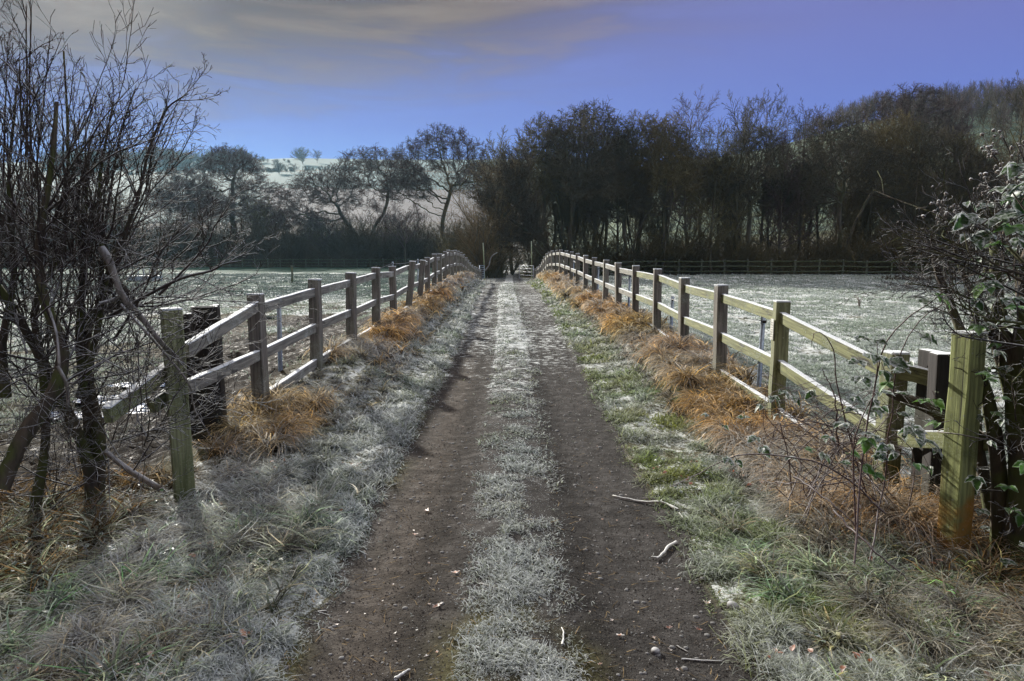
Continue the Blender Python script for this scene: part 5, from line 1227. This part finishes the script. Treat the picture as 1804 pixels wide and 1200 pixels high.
for i in range(70):
    y = float(inv_y(1, 2.6, 11)[0]); s = rx.choice([-1, 1]); x = s * rx.uniform(.32, .9)
    px = 902 + x / y * F; py = 455 + 1.7 / y * F * 1.0
    o = flat_leaf("tiny pale frosted leaf scrap scattered on the dark wheel tracks", 900, 900, rx.uniform(.006, .013), 'paleleaf', 'tiny leaf scraps on the track'); o.location = (x, y, gz(x, y) + .005)
import bmesh
def pebble(label, px, py, r, group=None, loc=None):
    c = tnd(px, py, 0) if loc is None else Vector((*loc, 0)); bm = bmesh.new(); bmesh.ops.create_icosphere(bm, subdivisions=2, radius=r)
    for v in bm.verts: v.co *= rx.uniform(.86, 1.1); v.co.z *= .75
    me = bpy.data.meshes.new("pebble"); bm.to_mesh(me); bm.free(); me.polygons.foreach_set('use_smooth', [True] * len(me.polygons))
    return tag(link("pebble", me, M['stone'], None, (c.x, c.y, gz(c.x, c.y) + r * .5)), label, 'pebble', group)
pebble("largest round grey pebble, alone near the bottom of the right wheel track", 1155, 1150, .021)
pebble("dark lump of earth on the right verge edge", 1290, 1083, .03)
# fine gravel: uncountable grit
def grit(n):
    y = inv_y(n, 2.3, 16); s = np.where(rng.random(n) < .5, -1, 1); x = ctr(y) + s * (.25 + .8 * rng.random(n)); z = terrain(x, y); r = (.0016 + .0060 * rng.random(n) ** 4) * (.8 + .1 * y)
    t = np.array([[1, 0, -.3], [-.5, .87, -.3], [-.5, -.87, -.3], [0, 0, .8]]); V = np.stack([x, y, z], 1)[:, None, :] + t[None] * r[:, None, None] * (.7 + .6 * rng.random((n, 4, 1)))
    b = (np.arange(n) * 4)[:, None]; Fq = np.concatenate([b + np.array([[0, 1, 3]]), b + np.array([[1, 2, 3]]), b + np.array([[2, 0, 3]])])
    col = np.repeat((np.array([.15, .135, .12]) * (.4 + 1.3 * rng.random((n, 1)))), 4, axis=0); w = rng.random(n) < .13; col[np.repeat(w, 4)] = (.5, .5, .48)
    tag(link("gravel", mesh_np("gravel", V.reshape(-1, 3), [Fq], False, {'col': col}), M['grass']), "fine gravel and grit scattered over the wheel tracks", 'gravel', kind='stuff')
grit(34000)
def stones(n):
    rnd = random.Random(5); V = []; Fq = []
    for _ in range(n):
        y = float(inv_y(1, 2.35, 14)[0]); x = float(ctr(y)) + rnd.choice([-1, 1]) * rnd.uniform(.28, 1.02); r = (.0025 + .009 * rnd.random() ** 2.5) * (.8 + .12 * y); z = gz(x, y); k = len(V); m = 6; a0 = rnd.uniform(0, 6)
        for zz_, f in ((-.002, 1.0), (r * .35, .85), (r * .55, .4)):
            for i in range(m): a = a0 + i * 6.2832 / m; q = r * f * rnd.uniform(.8, 1.2); V.append((x + q * math.cos(a) * 1.2, y + q * math.sin(a), z + zz_))
        for j in range(2):
            for i in range(m): Fq.append([k + j * m + i, k + j * m + (i + 1) % m, k + (j + 1) * m + (i + 1) % m, k + (j + 1) * m + i])
        for i in range(2, m - 1, 2): Fq.append([k + 2 * m, k + 2 * m + i - 1, k + 2 * m + i, k + 2 * m + i + 1])
    tag(link("small_stones", mesh_np("small_stones", np.array(V), [np.array(Fq)], True), M['grit_stone']), "small half-buried grey stones in the wheel tracks", 'stones', kind='stuff')
stones(750)
def straws(n):
    y = inv_y(n, 2.35, 12); x = ctr(y) + (rng.random(n) - .5) * 2.3; z = terrain(x, y) + .006; az = rng.random(n) * 6.28; L_ = .02 + .10 * rng.random(n) ** 2
    g = (ST * np.array([1.1, 1.0, .85])) * (.3 + 1.1 * rng.random((n, 1)))
    build_blades("straw_litter", "pale bits of straw and stalk littering the track", [blades(np.stack([x, y, z], 1), az, np.full(n, .05), np.full(n, -.04), L_, np.full(n, .004), g, g, 2)], M['straw'])
straws(900)
# far bits: dead thistle and dark weed patch in the right field
p = at(1515, 520, 24); T = Tubes(); z0 = gz(p.x, 24)
for j in range(7): T.add([(0, 0, 0), (rx.gauss(0, .04), rx.gauss(0, .04), .25), (rx.gauss(0, .12), rx.gauss(0, .1), .42 + rx.uniform(-.1, .1))], [.012, .01, .014], 4)
tag(link("dead_thistle", T.mesh("dead_thistle"), M['stick_dark'], None, (p.x, 24, z0)), "small dead thistle standing alone in the frosty right field", 'plant')
thicket("weed_patch", "low dark patch of weeds and dug earth in the right field near the far fence", [(at(rs.uniform(1575, 1690), 490, 47).x, 47 + rs.uniform(-1.2, 1.5)) for _ in range(40)], 71, 'twig_dark', .25, .5)

# ------------------------------------------------------------------ haze
def haze():
    bm = bmesh.new(); bmesh.ops.create_cube(bm, size=1); me = bpy.data.meshes.new("haze")
    for v in bm.verts: v.co = Vector((v.co.x * 2200, v.co.y * 1800 + 770, (v.co.z + .5) * 135 - 6))
    bm.to_mesh(me); bm.free(); m, t = newmat("haze"); b = NB(t)
    v = b.n('ShaderNodeVolumePrincipled', {'Color': (.40, .70, .90, 1), 'Density': .00016, 'Anisotropy': .45}); o = b.n('ShaderNodeOutputMaterial'); t.links.new(v.outputs[0], o.inputs['Volume'])
    tag(link("haze", me, m), "thin blue-green winter haze filling the valley", 'haze', kind='stuff')
haze()
